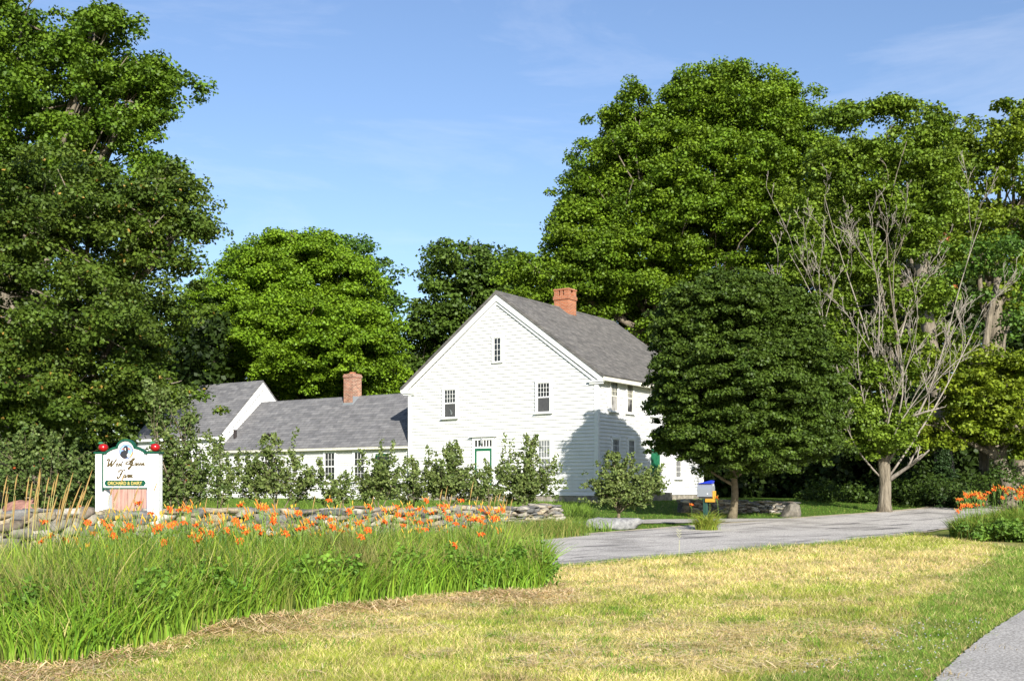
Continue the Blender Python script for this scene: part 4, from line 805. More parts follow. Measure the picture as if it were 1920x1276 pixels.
me.transform(Matrix.Rotation(R(90), 4, 'X') @ Matrix.Diagonal((sxx, 6.2 * SC / hh_, 1, 1))); me.transform(Matrix.Translation((SX(236.5), -.066, SZ(908.2)))); me.materials.clear(); me.materials.append(mat('gold_leaf_letters', (.55, .42, .12), .4, .1)); to = bpy.data.objects.new('lettering', me); link(to, sign)
# apples on the posts: things of their own
RED = nmat('red_apple_paint', [(.3, (.26, .004, .005)), (.7, (.36, .009, .008))], 6, 3, .22, .02, spec=.6)
def apple(px, base_z, yoff, label):
    r = .092; root = thing('ornamental_apple', label, 'apple', (0, 0, 0)); c = sign.matrix_basis @ Vector((SX(px), yoff, base_z)); root.location = c
    mb = MB(); prof_ = []; n = 22; m = 14; vs = []; fs = []
    for i in range(m + 1):
        a = math.pi * i / m; rr = r * (1.02 * math.sin(a) ** .92 if 0 < i < m else 0.001); z = r * (.93 - .93 * math.cos(math.pi - a)) ; z = r * .92 + r * .92 * math.cos(a) - (.28 * r * math.exp(-(math.sin(a) / .32) ** 2) if a < 1.2 else 0)
        rr *= (1.0 if a < 1.7 else 1 - .10 * (a - 1.7))
        for k in range(n): vs.append((rr * math.cos(2 * math.pi * k / n), rr * math.sin(2 * math.pi * k / n), z))
    for i in range(m):
        for k in range(n): fs.append((i * n + k, (i + 1) * n + k, (i + 1) * n + (k + 1) % n, i * n + (k + 1) % n))
    mb.add(vs, fs); mb.build('fruit', RED, root, True)
    mb = MB(); mb.tube([(0, 0, r * 1.45), (.005, 0, r * 1.8), (.02, 0, r * 2.15)], [.008, .006, .008], 6); mb.build('stem', BARKS, root, True)
    mb = MB(); pts = [(0, 0), (-.03, .025), (-.075, .03), (-.115, .0), (-.08, -.025), (-.03, -.02)]; mb.prism(pts, lambda p, k: (p[0] + .01, -.01 + (-.003, .003)[k] + p[1] * .3, r * 1.93 + p[1] * .8)); mb.build('leaf', GREEN, root)
apple(189.0, SZ(846.4), .08, 'red ornamental apple on the left sign post')
apple(292.5, SZ(846.4), .0, 'red ornamental apple on the right sign post')
# ------------------------------------------------------------------ mailbox
MX, MY = P3(1323, 975, 34.0).x, 34.0; mz = gz(MX, MY); mbx = thing('mailbox', 'galvanised mailbox on a dark green post by the road, a lily clump at its foot', 'mailbox', (MX, MY, mz), R(-32))
zt = EYE - (930.5 - HY) / F * MY - mz
mb = MB(); mb.box(-.075, .075, -.07, .07, -.2, zt - .06); mb.build('post', mat('dark_green_post', (.02, .06, .045), .5), mbx, bevel=.01)
mb = MB(); mb.box(-.22, .26, -.10, .10, zt - .055, zt - .002); mb.build('shelf', mat('dark_shelf', (.05, .045, .04), .7), mbx)
arch = [(-.12, 0), (.12, 0), (.12, .20)] + [(.12 * math.cos(math.pi * i / 10), .20 + .17 * math.sin(math.pi * i / 10)) for i in range(1, 10)] + [(-.12, .20)]
mb = MB(); mb.prism([(a * 1.2, b * 1.12) for a, b in arch], lambda p, k: ((-.27, .27)[k], p[0], zt + p[1])); mb.build('box', METAL, mbx)
mb = MB(); mb.prism([(a * 1.25, b * 1.13) for a, b in arch], lambda p, k: ((.271, .30)[k], p[0], zt + p[1] - .004)); dr = mb.build('door', METAL, mbx)
mb = MB(); mb.box(.301, .33, -.02, .02, zt + .33, zt + .39); mb.build('latch', METAL, dr)
mb = MB(); mb.tube([(.13, -.155, zt + .09), (.13, -.165, zt + .09)], .02, 10); mb.build('rivet', TRIM, mbx)
nb_ = sc.objects; o = MB().prism([(-.22, .402), (.28, .402), (.31, .50), (.25, .51), (-.24, .415)], lambda p, k: (p[0], (-.13, .10)[k], zt + p[1] - .0)).build('plastic_bag', mat('blue_plastic_wrap', (.01, .03, .40), .35, 0, .5), None, bevel=.012); o.matrix_world = Matrix.Translation((MX, MY, mz)) @ Matrix.Rotation(R(-32), 4, 'Z') @ Matrix.Diagonal((.86, .86, 1, 1)); tag(o, 'folded bright blue plastic wrapper lying on top of the mailbox', 'wrapper')
o = MB().box(.03, .34, -.13, .10, zt - .17, zt - .062).box(.305, .345, -.10, .15, zt - .061, zt + .18).build('newspaper_tube', mat('yellow_plastic', (.50, .25, .02), .5, 0, .5), mbx, bevel=.01)
mbx.scale = (.86, .86, 1)
# ------------------------------------------------------------------ big trees
def base_at(px, d): return ((px - CX) / F * d, d)
gA, gB = (.045, .10, .012), (.085, .16, .018)
# near maple at left with hanging yellow seed keys
r, V, col, inv = tree('maple_tree', 'broad dark green maple with yellowish seed keys filling the left edge behind the sign', 'tree',
    [(40, 450, 220, 150), (180, 400, 140, 100, 1), (285, 450, 78, 95, 0), (110, 600, 190, 130, -1), (262, 600, 72, 80, 1), (60, 740, 190, 90, -1), (205, 735, 100, 60, 0), (300, 738, 56, 46, 0), (-150, 560, 200, 260, 2), (300, 350, 50, 44, 1), (352, 420, 22, 34)],
    35, base_at(60, 36), .42, .45, .120, 110, (.042, .080, .009), (.092, .135, .015), fork=.4, cover=1.0, inner=.5, bough=.85)
n = len(V) // 4; ky = np.repeat(rng.random(n) < .010, 4); col[ky] = N(.34, .22, .05); finish(r, V, col)
r, V, col, inv = tree('maple_tree', 'taller brighter maple rising behind the yellow-keyed one at top left', 'tree',
    [(70, 190, 150, 100), (200, 160, 90, 75, 1), (262, 215, 50, 66), (255, 130, 22, 38), (300, 155, 16, 30), (40, 60, 105, 60), (170, 70, 40, 32), (-80, 120, 150, 160), (140, 300, 150, 75), (60, 370, 170, 70, 2), (195, 35, 20, 22), (-60, 420, 180, 120, 2)],
    46, base_at(-20, 47), .5, .55, .155, 100, (.052, .11, .008), (.12, .19, .013), fork=.45, cover=1.15, bough=1.05)
finish(r, V, col)
r, V, col, inv = tree('maple_tree', 'rounded bright green maple behind the low wing', 'tree',
    [(560, 535, 105, 98), (490, 560, 88, 92), (630, 570, 85, 95), (580, 640, 150, 85, -2), (420, 600, 62, 72), (405, 675, 60, 52), (680, 650, 66, 80), (655, 705, 92, 60), (398, 560, 24, 36), (560, 740, 120, 40, 4), (575, 470, 60, 40), (500, 500, 45, 45)],
    74, base_at(560, 75), .5, .62, .175, 118, (.085, .165, .008), (.17, .27, .012), fork=.3, cover=1.75, inner=.5, bough=1.05)
finish(r, V, col)
r, V, col, inv = tree('maple_tree', 'darker looser tree showing behind the right shoulder of the rounded maple', 'tree',
    [(660, 480, 55, 38), (700, 540, 52, 62), (722, 610, 35, 60), (690, 620, 60, 60), (745, 690, 25, 42), (700, 720, 40, 40)],
    86, base_at(715, 87), .4, 1.0, .27, 110, gA, (.075, .14, .018), fork=.3, cover=1.2)
finish(r, V, col)
r, V, col, inv = tree('maple_tree', 'dark round-headed tree behind the left slope of the gable', 'tree',
    [(870, 520, 80, 68), (920, 510, 62, 52), (822, 590, 50, 62), (800, 655, 42, 60), (955, 560, 60, 80), (880, 620, 80, 80), (780, 700, 30, 40)],
    84, base_at(880, 85), .5, 1.0, .26, 130, (.042, .08, .010), (.080, .13, .015), fork=.3, cover=1.6, inner=.5)
finish(r, V, col)
r, V, col, inv = tree('maple_tree', 'tallest big maple towering behind the main roof and its chimney', 'tree',
    [(1165, 262, 55, 55), (1200, 215, 50, 48), (1340, 195, 84, 74), (1440, 200, 62, 66), (1480, 250, 44, 60), (1105, 395, 50, 60), (1250, 300, 80, 80), (1385, 215, 100, 88), (1290, 225, 75, 62), (1215, 260, 72, 75), (1470, 265, 58, 70), (1330, 330, 140, 95), (1160, 340, 70, 80), (1470, 370, 85, 80), (1120, 420, 62, 68), (1250, 420, 110, 80), (1060, 450, 50, 48), (1390, 440, 105, 80), (1150, 500, 100, 70), (1050, 530, 62, 58), (990, 520, 42, 42), (1230, 540, 95, 70), (1310, 610, 110, 80, 2), (1120, 570, 90, 42, 2), (1010, 560, 60, 30, 2)],
    67, base_at(1290, 68), .65, .68, .168, 132, (.066, .13, .007), (.15, .225, .012), fork=.35, cover=1.45, inner=.45, bough=1.15)
finish(r, V, col)
# dense ornamental maple in front of the house
r, V, col, inv = tree('ornamental_maple', 'dense dark green round maple standing by the road in front of the house', 'tree',
    [(1370, 605, 112, 84), (1308, 632, 72, 84), (1455, 640, 86, 96), (1500, 720, 72, 110), (1392, 720, 145, 100, -1), (1285, 720, 60, 72), (1400, 810, 130, 66, -1), (1500, 810, 72, 52), (1298, 800, 54, 38), (1300, 568, 56, 34), (1375, 540, 62, 32), (1285, 592, 36, 26), (1445, 568, 58, 36), (1258, 820, 30, 26), (1535, 760, 36, 60)],
    39, (7.95, 39.4), .15, .26, .102, 76, (.038, .072, .008), (.078, .122, .014), fork=.22, cover=1.8, bough=.40, bark=BARKS, inner=.8, cut=.8, flat=.5, shell_=(.78, 1.12), depth=.78)
finish(r, V, col)
# right hand group
r, V, col, inv = tree('maple_tree', 'old maple with furrowed twin trunks at the far right', 'tree',
    [(1870, 260, 70, 62), (1810, 310, 55, 70), (1900, 330, 60, 80), (1760, 240, 45, 34), (1880, 410, 60, 50), (1800, 420, 50, 50), (1960, 430, 60, 180), (1930, 240, 40, 50), (1905, 520, 30, 40)],
    60, base_at(1862, 61), .55, .58, .20, 72, (.08, .135, .009), (.165, .215, .015), fork=.55, cover=1.1, bough=1.2)
finish(r, V, col)
r, V, col, inv = tree('maple_tree', 'old maple with a stout pale trunk just right of the dead-limbed tree', 'tree',
    [(1750, 330, 60, 60), (1790, 440, 60, 60), (1720, 460, 60, 60), (1690, 540, 50, 40), (1560, 440, 60, 90, 4), (1600, 560, 70, 60, 4), (1540, 340, 40, 50, 4), (1650, 330, 90, 90, 5), (1660, 470, 90, 80, 5), (1620, 660, 80, 70, 5), (1700, 640, 80, 60, 5), (1560, 700, 60, 60, 6)],
    57, base_at(1778, 54), .42, .58, .20, 72, (.07, .12, .009), (.145, .20, .015), fork=.6, cover=1.0, bough=1.1)
finish(r, V, col)
r, V, col, inv = tree('maple_tree', 'low-branched bright yellow-green maple beside the road at right', 'tree',
    [(1775, 680, 80, 34), (1850, 690, 62, 36), (1880, 760, 60, 50), (1800, 745, 66, 40), (1745, 800, 55, 32), (1840, 800, 50, 26), (1900, 700, 40, 40), (1940, 760, 60, 90)],
    50, base_at(1896, 50), .42, .46, .16, 75, (.095, .15, .008), (.19, .235, .015), fork=.3, cover=1.1, bough=.8)
finish(r, V, col)
# extra old trunks
for px, d, r0, top_, lab in ((1846, 51, .27, (1872, 520), 'slender tree trunk between the two old maples on the right'), (1900, 52.5, .48, (1935, 640), 'massive gnarled trunk at the right edge above the orange lilies')):
    b = base_at(px, d); z0 = gz(*b); root = thing('tree', lab, 'tree', (b[0], b[1], z0)); mb = MB(); tp = P3(top_[0], top_[1], d + 1) - Vector((b[0], b[1], z0))
    q_ = limb(mb, (0, 0, -.1), tp, r0, r0 * .5, 0, 12, .04, 14); limb(mb, q_[4], q_[4] + Vector((-1.6, -.5, 2.2)), r0 * .4, .06, .1, 7, .12, 8); limb(mb, q_[6], q_[6] + Vector((1.5, .5, 2.8)), r0 * .4, .06, .1, 7, .12, 8)
    mb.build('trunk', BARK, root, True)
    C_ = np.array([[tp.x + rnd.gauss(0, 1.2), tp.y + rnd.gauss(0, 1.2), tp.z + rnd.gauss(1.0, .8)] for _ in range(22)]); V, col = leaves_at(C_, 110, .75, .55, .18, gA, gB); npmesh('crown', V, quads(V), LEAF, root, col=col)
# dead-limbed maple
DT = (15.35, 45.0); dz = gz(*DT); root = thing('maple_tree', 'half-dead maple by the road with a fan of bare pale limbs and thin foliage', 'tree', (DT[0], DT[1], dz))
inv = -Vector((DT[0], DT[1], dz)); mb = MB(); ml = MB()
P0 = Vector((DT[0], DT[1], dz - .1)); tk = [P0, P3(1660, 905, 45), P3(1657, 865, 45), P3(1660, 800, 45.1)]
mb.tube([P0, P0.lerp(tk[1], .35), tk[1], tk[2], tk[3]], [.37, .26, .235, .24, .20], 16)
tips = []
def grow(mb, a, b, r0, r1, lvl, dens):
    q_ = limb(mb, a, b, r0, r1, -.03 if lvl == 0 else .0, 11 if lvl == 0 else 6, .065, 8 if lvl == 0 else 5); L = (b - a).length
    if lvl >= 3: tips.append(b); return
    d0 = (b - a).normalized(); nsub = int(dens * (5, 4, 3)[lvl] + .5)
    for i in range(nsub):
        s = rnd.uniform(.3, .97); k = min(len(q_) - 2, int(s * (len(q_) - 1))); p = q_[k].lerp(q_[k + 1], rnd.random())
        sd = Vector((rnd.gauss(0, 1), rnd.gauss(0, 1), rnd.gauss(.15, .5))); sd = (sd - d0 * sd.dot(d0)).normalized(); dd = (d0 * rnd.uniform(.7, 1.1) + sd * rnd.uniform(.35, .85) + Vector((0, 0, .3))).normalized()
        l = L * rnd.uniform(.2, .38) * (.6 if b.z > 13 else 1); rr = max(.010, (r0 + (r1 - r0) * s) * rnd.uniform(.5, .7)); grow(mb, p, p + dd * l, rr, max(.007, rr * .4), lvl + 1, dens)
for st, (tx, ty), dd, r0, dead in ((3, (1665, 250), 0, .15, 0), (3, (1590, 260), 1.5, .13, 0), (3, (1700, 230), -1, .13, 0), (3, (1545, 330), -1.5, .11, 1), (3, (1775, 300), 1, .12, 1), (2, (1480, 440), -2, .11, 1), (2, (1840, 380), -1.5, .12, 1), (3, (1620, 400), -3, .10, 1), (2, (1430, 500), -1, .10, 1), (2, (1570, 480), 2, .10, 1), (2, (1740, 430), 3, .10, 1), (2, (1500, 590), 1, .085, 1), (1, (1850, 530), 2, .10, 1), (1, (1535, 680), -2.5, .08, 1), (2, (1720, 520), -3, .09, 1), (2, (1680, 420), -2, .09, 1), (2, (1610, 560), -2, .08, 1), (2, (1790, 600), -2.5, .08, 1)):
    ty = ty + 35; a = tk[st] + Vector((rnd.uniform(-.1, .1), rnd.uniform(-.1, .1), rnd.uniform(-.2, .3))); b = P3(tx, ty, 45 + dd); grow(ml if dead else mb, a, b, r0 * .52, .010, 0, 1.2 if dead else .8)
grow(ml, tk[1], P3(1742, 843, 43.5), .12, .03, 1, 1.3); grow(ml, tk[2] + Vector((0, 0, 1.3)), P3(1760, 765, 44), .10, .03, 1, 1.3)
for m_ in (mb, ml): m_.v = [tuple(Vector(v) + inv) for v in m_.v]
mb.build('trunk', BARK, root, True); ml.build('dead_limbs', BARKD, root, True)
L3 = lobes3([(1590, 215, 55, 28), (1650, 200, 40, 26), (1700, 205, 34, 30), (1750, 250, 48, 40), (1600, 290, 60, 40), (1690, 300, 60, 45), (1540, 310, 40, 40), (1660, 380, 70, 40), (1600, 450, 60, 30), (1760, 380, 50, 40), (1655, 480, 30, 22), (1690, 560, 40, 20), (1560, 560, 40, 24), (1640, 620, 42, 26), (1700, 640, 40, 20), (1620, 760, 55, 32), (1580, 720, 42, 34), (1655, 815, 48, 24), (1700, 780, 36, 26), (1590, 650, 36, 30), (1500, 400, 36, 30), (1480, 520, 34, 22), (1620, 500, 60, 40), (1720, 440, 60, 50), (1540, 620, 40, 34), (1740, 560, 50, 40), (1600, 360, 70, 50), (1760, 320, 50, 50), (1520, 480, 60, 40), (1610, 690, 50, 40), (1690, 700, 40, 40), (1620, 820, 50, 36), (1600, 770, 60, 36, -.8), (1650, 830, 60, 28, -1), (1575, 740, 45, 36, -.6), (1690, 800, 46, 30, -.8), (1640, 700, 50, 30, -1), (1560, 800, 44, 34)], 45.5)
C_ = shell(L3, .45, 2.1, (.35, 1.1), .3, .3); C_ = C_[rng.random(len(C_)) < .8]
V, col = leaves_at(C_, 75, .42, .5, .135, (.075, .135, .010), (.15, .215, .018)); V += N(*inv); npmesh('crown', V, quads(V), LEAF, root, col=col)
bt = np.array([list(t_ + inv) for t_ in rnd.sample(tips, 4)]); bt = np.concatenate([bt[i] + np.random.default_rng(i).normal(size=(1, 3)) * .1 for i in range(len(bt))], 0).reshape(-1, 3)
V, col = leaves_at(bt, 60, .22, .8, .10, (.30, .10, .03), (.22, .08, .03)); npmesh('withered_leaves', V, quads(V), LEAF, root, col=col)
# wood behind everything right and left, leaf colours darkened to imitate canopy shade
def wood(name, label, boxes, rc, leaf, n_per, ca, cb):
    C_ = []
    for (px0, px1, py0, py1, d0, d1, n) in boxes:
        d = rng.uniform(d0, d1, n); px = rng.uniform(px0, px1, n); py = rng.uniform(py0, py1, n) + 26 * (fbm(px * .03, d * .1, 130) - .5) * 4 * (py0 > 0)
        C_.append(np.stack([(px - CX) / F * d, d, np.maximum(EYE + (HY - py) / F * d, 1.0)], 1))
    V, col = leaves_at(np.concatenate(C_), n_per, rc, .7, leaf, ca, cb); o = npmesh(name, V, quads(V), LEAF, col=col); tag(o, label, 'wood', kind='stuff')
wood('woodland', 'deep wood with leaves coloured dark as in shade behind the trees on the right', [(1150, 2250, 560, 918, 72, 84, 1100), (1300, 2000, 840, 925, 62, 70, 420), (1450, 2250, 380, 600, 74, 86, 500), (1480, 1990, 760, 910, 60, 72, 360)], 1.5, .36, 95, (.016, .032, .005), (.032, .055, .008))
wood('woodland', 'deep wood with leaves coloured dark as in shade behind the low wing and at the left', [(-200, 420, 560, 915, 66, 80, 700), (330, 800, 690, 905, 88, 96, 300), (730, 1000, 640, 900, 92, 100, 180)], 1.5, .36, 95, (.016, .032, .005), (.032, .055, .008))
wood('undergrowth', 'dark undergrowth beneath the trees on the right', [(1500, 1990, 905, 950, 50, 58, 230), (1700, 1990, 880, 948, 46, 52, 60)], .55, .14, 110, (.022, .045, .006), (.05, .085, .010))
# small dark spruce
def spruce(px, d, hgt, label):
    b = base_at(px, d); z0 = gz(*b); root = thing('spruce_tree', label, 'tree', (b[0], b[1], z0)); mb = MB(); mb.tube([(0, 0, -.1), (0, 0, hgt)], [.09, .02], 8); mb.build('trunk', BARK, root, True)
    C_ = []
    for k in range(260):
        z = hgt * (rnd.random() ** 1.3) * .95 + .15; a = rnd.random() * 6.283; rr = ((1 - z / hgt) * hgt * .42 + .08) * (.75 + .35 * math.sin(z * 9 + a * 2)); q_ = rr * rnd.uniform(.4, 1.1); C_.append((q_ * math.cos(a), q_ * math.sin(a), z - q_ * .25))
    V, col = leaves_at(np.array(C_), 70, .22, .35, .085, (.016, .040, .010), (.035, .065, .016)); npmesh('crown', V, quads(V), LEAF, root, col=col)
spruce(1768, 49.0, 2.6, 'small dark spruce beside the pale trunk at right'); spruce(1700, 52, 3.4, 'small dark spruce behind the half-dead maple trunk')
# ------------------------------------------------------------------ young apple trees along the wall
def appletree(label, px, d, lobes, leaf=.085, dens=1.0, shoots=10, fruit=0, cA=(.060, .10, .02), cB=(.185, .225, .065), rc=.11, npc=12):
    bx, by = base_at(px, d); z0 = gz(bx, by); root = thing('apple_tree', label, 'tree', (bx, by, z0), 0, 'young apple trees between wall and house'); inv = -Vector((bx, by, z0)); L3 = [(c, r * N(1.42, 1.2, 1.10)) for c, r in lobes3(lobes, d)]
    mb = MB(); B = Vector((bx, by, z0 - .05)); C_ = []
    hub = B + Vector((0, 0, .45)); mb.tube([B, hub], [.06, .05], 8)
    for c, r in L3:
        c_ = Vector(c); q_ = limb(mb, hub, c_, .03, .014, .05, 6, .1, 6); nb = max(7, int(14 * dens * (r[0] * r[2]) / .38 * rnd.uniform(.7, 1.2)))
        for _ in range(nb):
            u = Vector((rnd.gauss(0, 1), rnd.gauss(0, 1), rnd.gauss(.3, .9))).normalized(); e = Vector((c[0] + u.x * r[0] * rnd.uniform(.6, 1.1), c[1] + u.y * r[1], c[2] + u.z * r[2] * rnd.uniform(.6, 1.15))); st = q_[rnd.randint(2, 5)]
            limb(mb, st, e, .009, .003, .0, 5, .1, 4)
            for s in np.linspace(.3, 1.02, 7): p = st.lerp(e, float(s)); C_.append((p.x + rnd.gauss(0, .05), p.y + rnd.gauss(0, .05), p.z + rnd.gauss(0, .05)))
    for _ in range(shoots):     # upright water shoots
        c, r = L3[rnd.randrange(len(L3))]; a = Vector(c) + Vector((rnd.uniform(-.7, .7) * r[0], rnd.uniform(-.5, .5) * r[1], r[2] * .5)); e = a + Vector((rnd.gauss(0, .12), rnd.gauss(0, .12), r[2] * rnd.uniform(.35, 1.1))); limb(mb, a, e, .007, .002, 0, 5, .05, 4)
        for s in np.linspace(0, 1, 8): p = a.lerp(e, float(s)); C_.append(tuple(p))
    mb.v = [tuple(Vector(v) + inv) for v in mb.v]; mb.build('trunk', BARKS, root, True); C_ = np.array(C_)
    V, col = leaves_at(C_, npc, rc, .9, leaf, cA, cB, up=.25, outw=.5, cvar=.15); V += N(*inv); npmesh('crown', V, quads(V), LEAF, root, col=col)
    if fruit:
        fm = mat('ripening_apple', (.45, .10, .03), .4); k = rng.choice(len(C_), fruit)
        me = None
        for i in k:
            if me is None:
                mb = MB(); n, m = 8, 6; vs = [(math.sin(math.pi * j / m) * .035 * math.cos(2 * math.pi * q / n), math.sin(math.pi * j / m) * .035 * math.sin(2 * math.pi * q / n), .033 * math.cos(math.pi * j / m)) for j in range(m + 1) for q in range(n)]
                mb.add(vs, [(j * n + q, (j + 1) * n + q, (j + 1) * n + (q + 1) % n, j * n + (q + 1) % n) for j in range(m) for q in range(n)]); o = mb.build('apple', fm, root, True); me = o.data
            else: o = link(bpy.data.objects.new('apple', me), root)
            o.location = Vector(C_[i]) + inv + Vector((0, -.12, -.05))
    return root
appletree('broad dark apple tree behind the golden grass at the left edge', 95, 27.5, [(40, 880, 55, 50), (110, 860, 50, 45), (150, 900, 40, 50), (80, 920, 70, 30), (15, 850, 30, 30)], dens=1.1, shoots=16, fruit=9, cA=(.045, .085, .018), cB=(.13, .17, .045))
appletree('tall apple tree just right of the farm sign', 345, 28.5, [(335, 850, 42, 50), (330, 790, 32, 40), (360, 900, 50, 40), (315, 900, 30, 40), (345, 780, 22, 26), (300, 760, 22, 30)], dens=1.15, shoots=16, fruit=5, cA=(.05, .09, .018), cB=(.15, .19, .05))
appletree('narrow apple sapling between the sign side tree and the wing', 415, 31, [(418, 905, 22, 34), (410, 860, 12, 36)], dens=1.0, shoots=5)
appletree('wide apple tree in front of the left half of the low wing', 520, 33.5, [(500, 880, 45, 45), (460, 900, 38, 35), (555, 895, 44, 38), (590, 905, 30, 26), (505, 840, 20, 20)], dens=1.15, shoots=14)
appletree('apple tree covering the wing door', 712, 36, [(712, 890, 38, 42), (690, 915, 38, 24), (735, 905, 26, 30)], dens=1.2, shoots=9)
appletree('bushy apple tree under the lower left gable window', 845, 37, [(835, 890, 42, 40), (875, 905, 44, 34), (800, 905, 32, 30), (848, 860, 16, 22)], dens=1.25, shoots=12)
appletree('tall dense apple tree under the lower right gable window', 985, 37.5, [(985, 890, 46, 42), (960, 915, 40, 26), (1015, 905, 36, 32), (990, 850, 18, 24)], dens=1.35, shoots=13)
appletree('small spreading apple sapling in the gap by the house corner', 775, 38, [(775, 905, 20, 28), (765, 925, 26, 14)], dens=.9, shoots=6)
appletree('scrubby apple sapling between the wing windows', 640, 34.5, [(640, 915, 30, 22), (615, 925, 30, 14)], dens=.8, shoots=4)
appletree('low apple sapling right of the green gable door', 915, 36.5, [(915, 915, 28, 22)], dens=.8, shoots=5)
appletree('low spreading apple tree on the lawn before the house corner', 1160, 35.6, [(1160, 890, 40, 34), (1195, 920, 48, 24), (1125, 915, 32, 24), (1215, 905, 30, 26), (1165, 935, 52, 16), (1150, 865, 16, 14)], dens=1.3, shoots=8, fruit=6)
# ------------------------------------------------------------------ daylilies
OR1, OR2, YE = N(.72, .13, .012), N(.55, .07, .01), N(.62, .38, .05)
def lily_mesh(seed, r=.062):
    g = random.Random(seed); V, Fc, C_ = [], [], []; tilt = g.uniform(.3, 1.0); az = g.uniform(-2.6, -.5); M = Matrix.Rotation(az + math.pi / 2, 4, 'Z') @ Matrix.Rotation(tilt, 4, 'X')
    for k in range(6):
        a = k * math.pi / 3 + g.uniform(-.1, .1); wv = (.021 if k % 2 else .028) * r / .062; ln = r * g.uniform(.9, 1.12); cv = g.uniform(.7, 1.2)
        pr = [(0.004, -.035), (.35, .012), (.72, .030), (1.0, .016 * cv), (1.12, -.006 * cv)]; ws = [.006, wv * .8, wv, wv * .55, .002]; o0 = len(V)
        for (q, z), w in zip(pr, ws):
            for s in (-1, 0, 1):
                v = Vector((q * ln * math.cos(a) - s * w * math.sin(a), q * ln * math.sin(a) + s * w * math.cos(a), z - (.006 if s == 0 else 0))); V.append(tuple(M @ v)); C_.append(N(.70, .36, .03) if q < .2 else (OR1 if (s or q > .9) else OR2))
        for i in range(4):
            for s in range(2): b_ = o0 + i * 3 + s; Fc.append((b_, b_ + 1, b_ + 4, b_ + 3))
    return np.array(V), np.array(Fc), np.array(C_)
LV = []
STEMM = mat('lily_stem_green', (.13, .22, .04), .6); BUD = leafmat('lily_bud', .2)
for s in range(5):
    V, Fc, C_ = lily_mesh(s); V = V + N(0, 0, .035); me = npmesh('bloom', V, Fc, PETAL, col=C_, smooth_=True); me_ = me.data; bpy.data.objects.remove(me)
    mb = MB(); g = random.Random(s + 50); lx_, ly_ = g.uniform(-.10, .10), g.uniform(-.10, .10); mb.tube([(lx_, ly_, -1), (lx_ * .6, ly_ * .6, -.55), (lx_ * .2, ly_ * .2, -.15), (0, 0, 0)], [.006, .005, .004, .004], 5); br = []
    for k in range(g.randint(2, 4)):
        a = g.uniform(0, 6.28); e = Vector((math.cos(a) * .05, math.sin(a) * .05, g.uniform(-.01, .07))); mb.tube([(lx_ * .2, ly_ * .2, -.12), tuple(e)], .003, 4); br.append((e, a))
    so = mb.build('stem', STEMM); sm_ = so.data; bpy.data.objects.remove(so)
    bl = []
    for e, a in br:
        d_ = Vector((math.cos(a) * .5, math.sin(a) * .5, 1)).normalized(); L_ = g.uniform(.045, .085); pr = [0, .25, .65, 1]; rr = [.003, .008, .009, .002]; u_ = d_.orthogonal().normalized(); w_2 = d_.cross(u_)
        vv = [e + d_ * L_ * p_ + (u_ * math.cos(q * 1.2566) + w_2 * math.sin(q * 1.2566)) * r_2 for p_, r_2 in zip(pr, rr) for q in range(5)]
        cb = YE if g.random() < .6 else N(.60, .22, .03); Fs = [(i * 5 + q, i * 5 + (q + 1) % 5, (i + 1) * 5 + (q + 1) % 5, (i + 1) * 5 + q) for i in range(3) for q in range(5)]
        bo = npmesh('bud', np.array([tuple(v) for v in vv]), np.array(Fs), BUD, col=np.repeat(cb[None], 20, 0), smooth_=True); bl.append(bo.data); bpy.data.objects.remove(bo)
    LV.append((me_, sm_, bl))
def lily(px, py, d, label, group, bloom=True, s=1.0):
    p = P3(px, py, d); z0 = gz(p.x, d); hgt = p.z - z0; root = thing('daylily', label, 'flower', (p.x, d, z0), 0, group); me_, sm_, bm_ = LV[rnd.randrange(5)]
    st = link(bpy.data.objects.new('stem', sm_), root); st.location = (0, 0, hgt); st.scale = (1, 1, hgt)
    for nm, m_ in [('bloom', me_)] + [('bud', b__) for b__ in bm_]:
        if nm == 'bloom' and not bloom: continue
        o = link(bpy.data.objects.new(nm, m_), root); o.location = (0, 0, hgt); o.scale = (s, s, s); o.rotation_euler = (0, 0, rnd.uniform(-.5, .5) if nm == 'bloom' else 0)
FB = [(260, 948), (284, 968), (83, 983), (94, 1012), (165, 984), (79, 1020), (122, 1018), (212, 1047), (176, 1004), (215, 1106), (307, 1021), (328, 985), (352, 960), (318, 959), (337, 960), (370, 1012), (372, 1019), (396, 983), (392, 1008), (424, 998), (440, 982), (452, 951), (486, 955), (464, 1000), (450, 1019), (489, 1005), (498, 956), (462, 1003), (515, 968), (536, 1005), (512, 984), (562, 996), (575, 980), (617, 942), (598, 974), (620, 978), (622, 990), (652, 990), (677, 1011), (692, 954), (688, 976), (720, 960), (742, 966), (744, 955), (768, 955), (773, 968), (786, 958), (778, 982), (799, 942), (808, 980), (826, 952), (838, 953), (865, 942), (845, 975), (862, 970), (786, 998), (852, 1026), (878, 971), (892, 978), (905, 985), (915, 966), (924, 976), (903, 1006), (917, 1041), (933, 961), (942, 960), (690, 998), (655, 962), (560, 966), (640, 1000), (812, 965), (760, 975), (798, 962), (832, 962), (856, 985), (870, 990), (930, 972), (902, 960)]
for i, (px, py) in enumerate(FB):
    x_ = (px - CX) / F; dn = 11.0 + 5.6 * (px / 960.) if px < 960 else 16.8; hgt0 = .78 + .30 * rnd.random(); dmin = dn + .4
    d = min(max((EYE - hgt0 - .0) * F / max(py - HY, 8) , dmin), dn + 4.4); d = dn + 2.6 + rnd.uniform(-.9, 1.1) if py < 975 else d
    if py > 1035: d = dn + 1.0
    lily(px, py, d, 'orange daylily in flower in the tall grass bed before the stone wall', 'orange daylilies in the tall grass bed', True, .88)
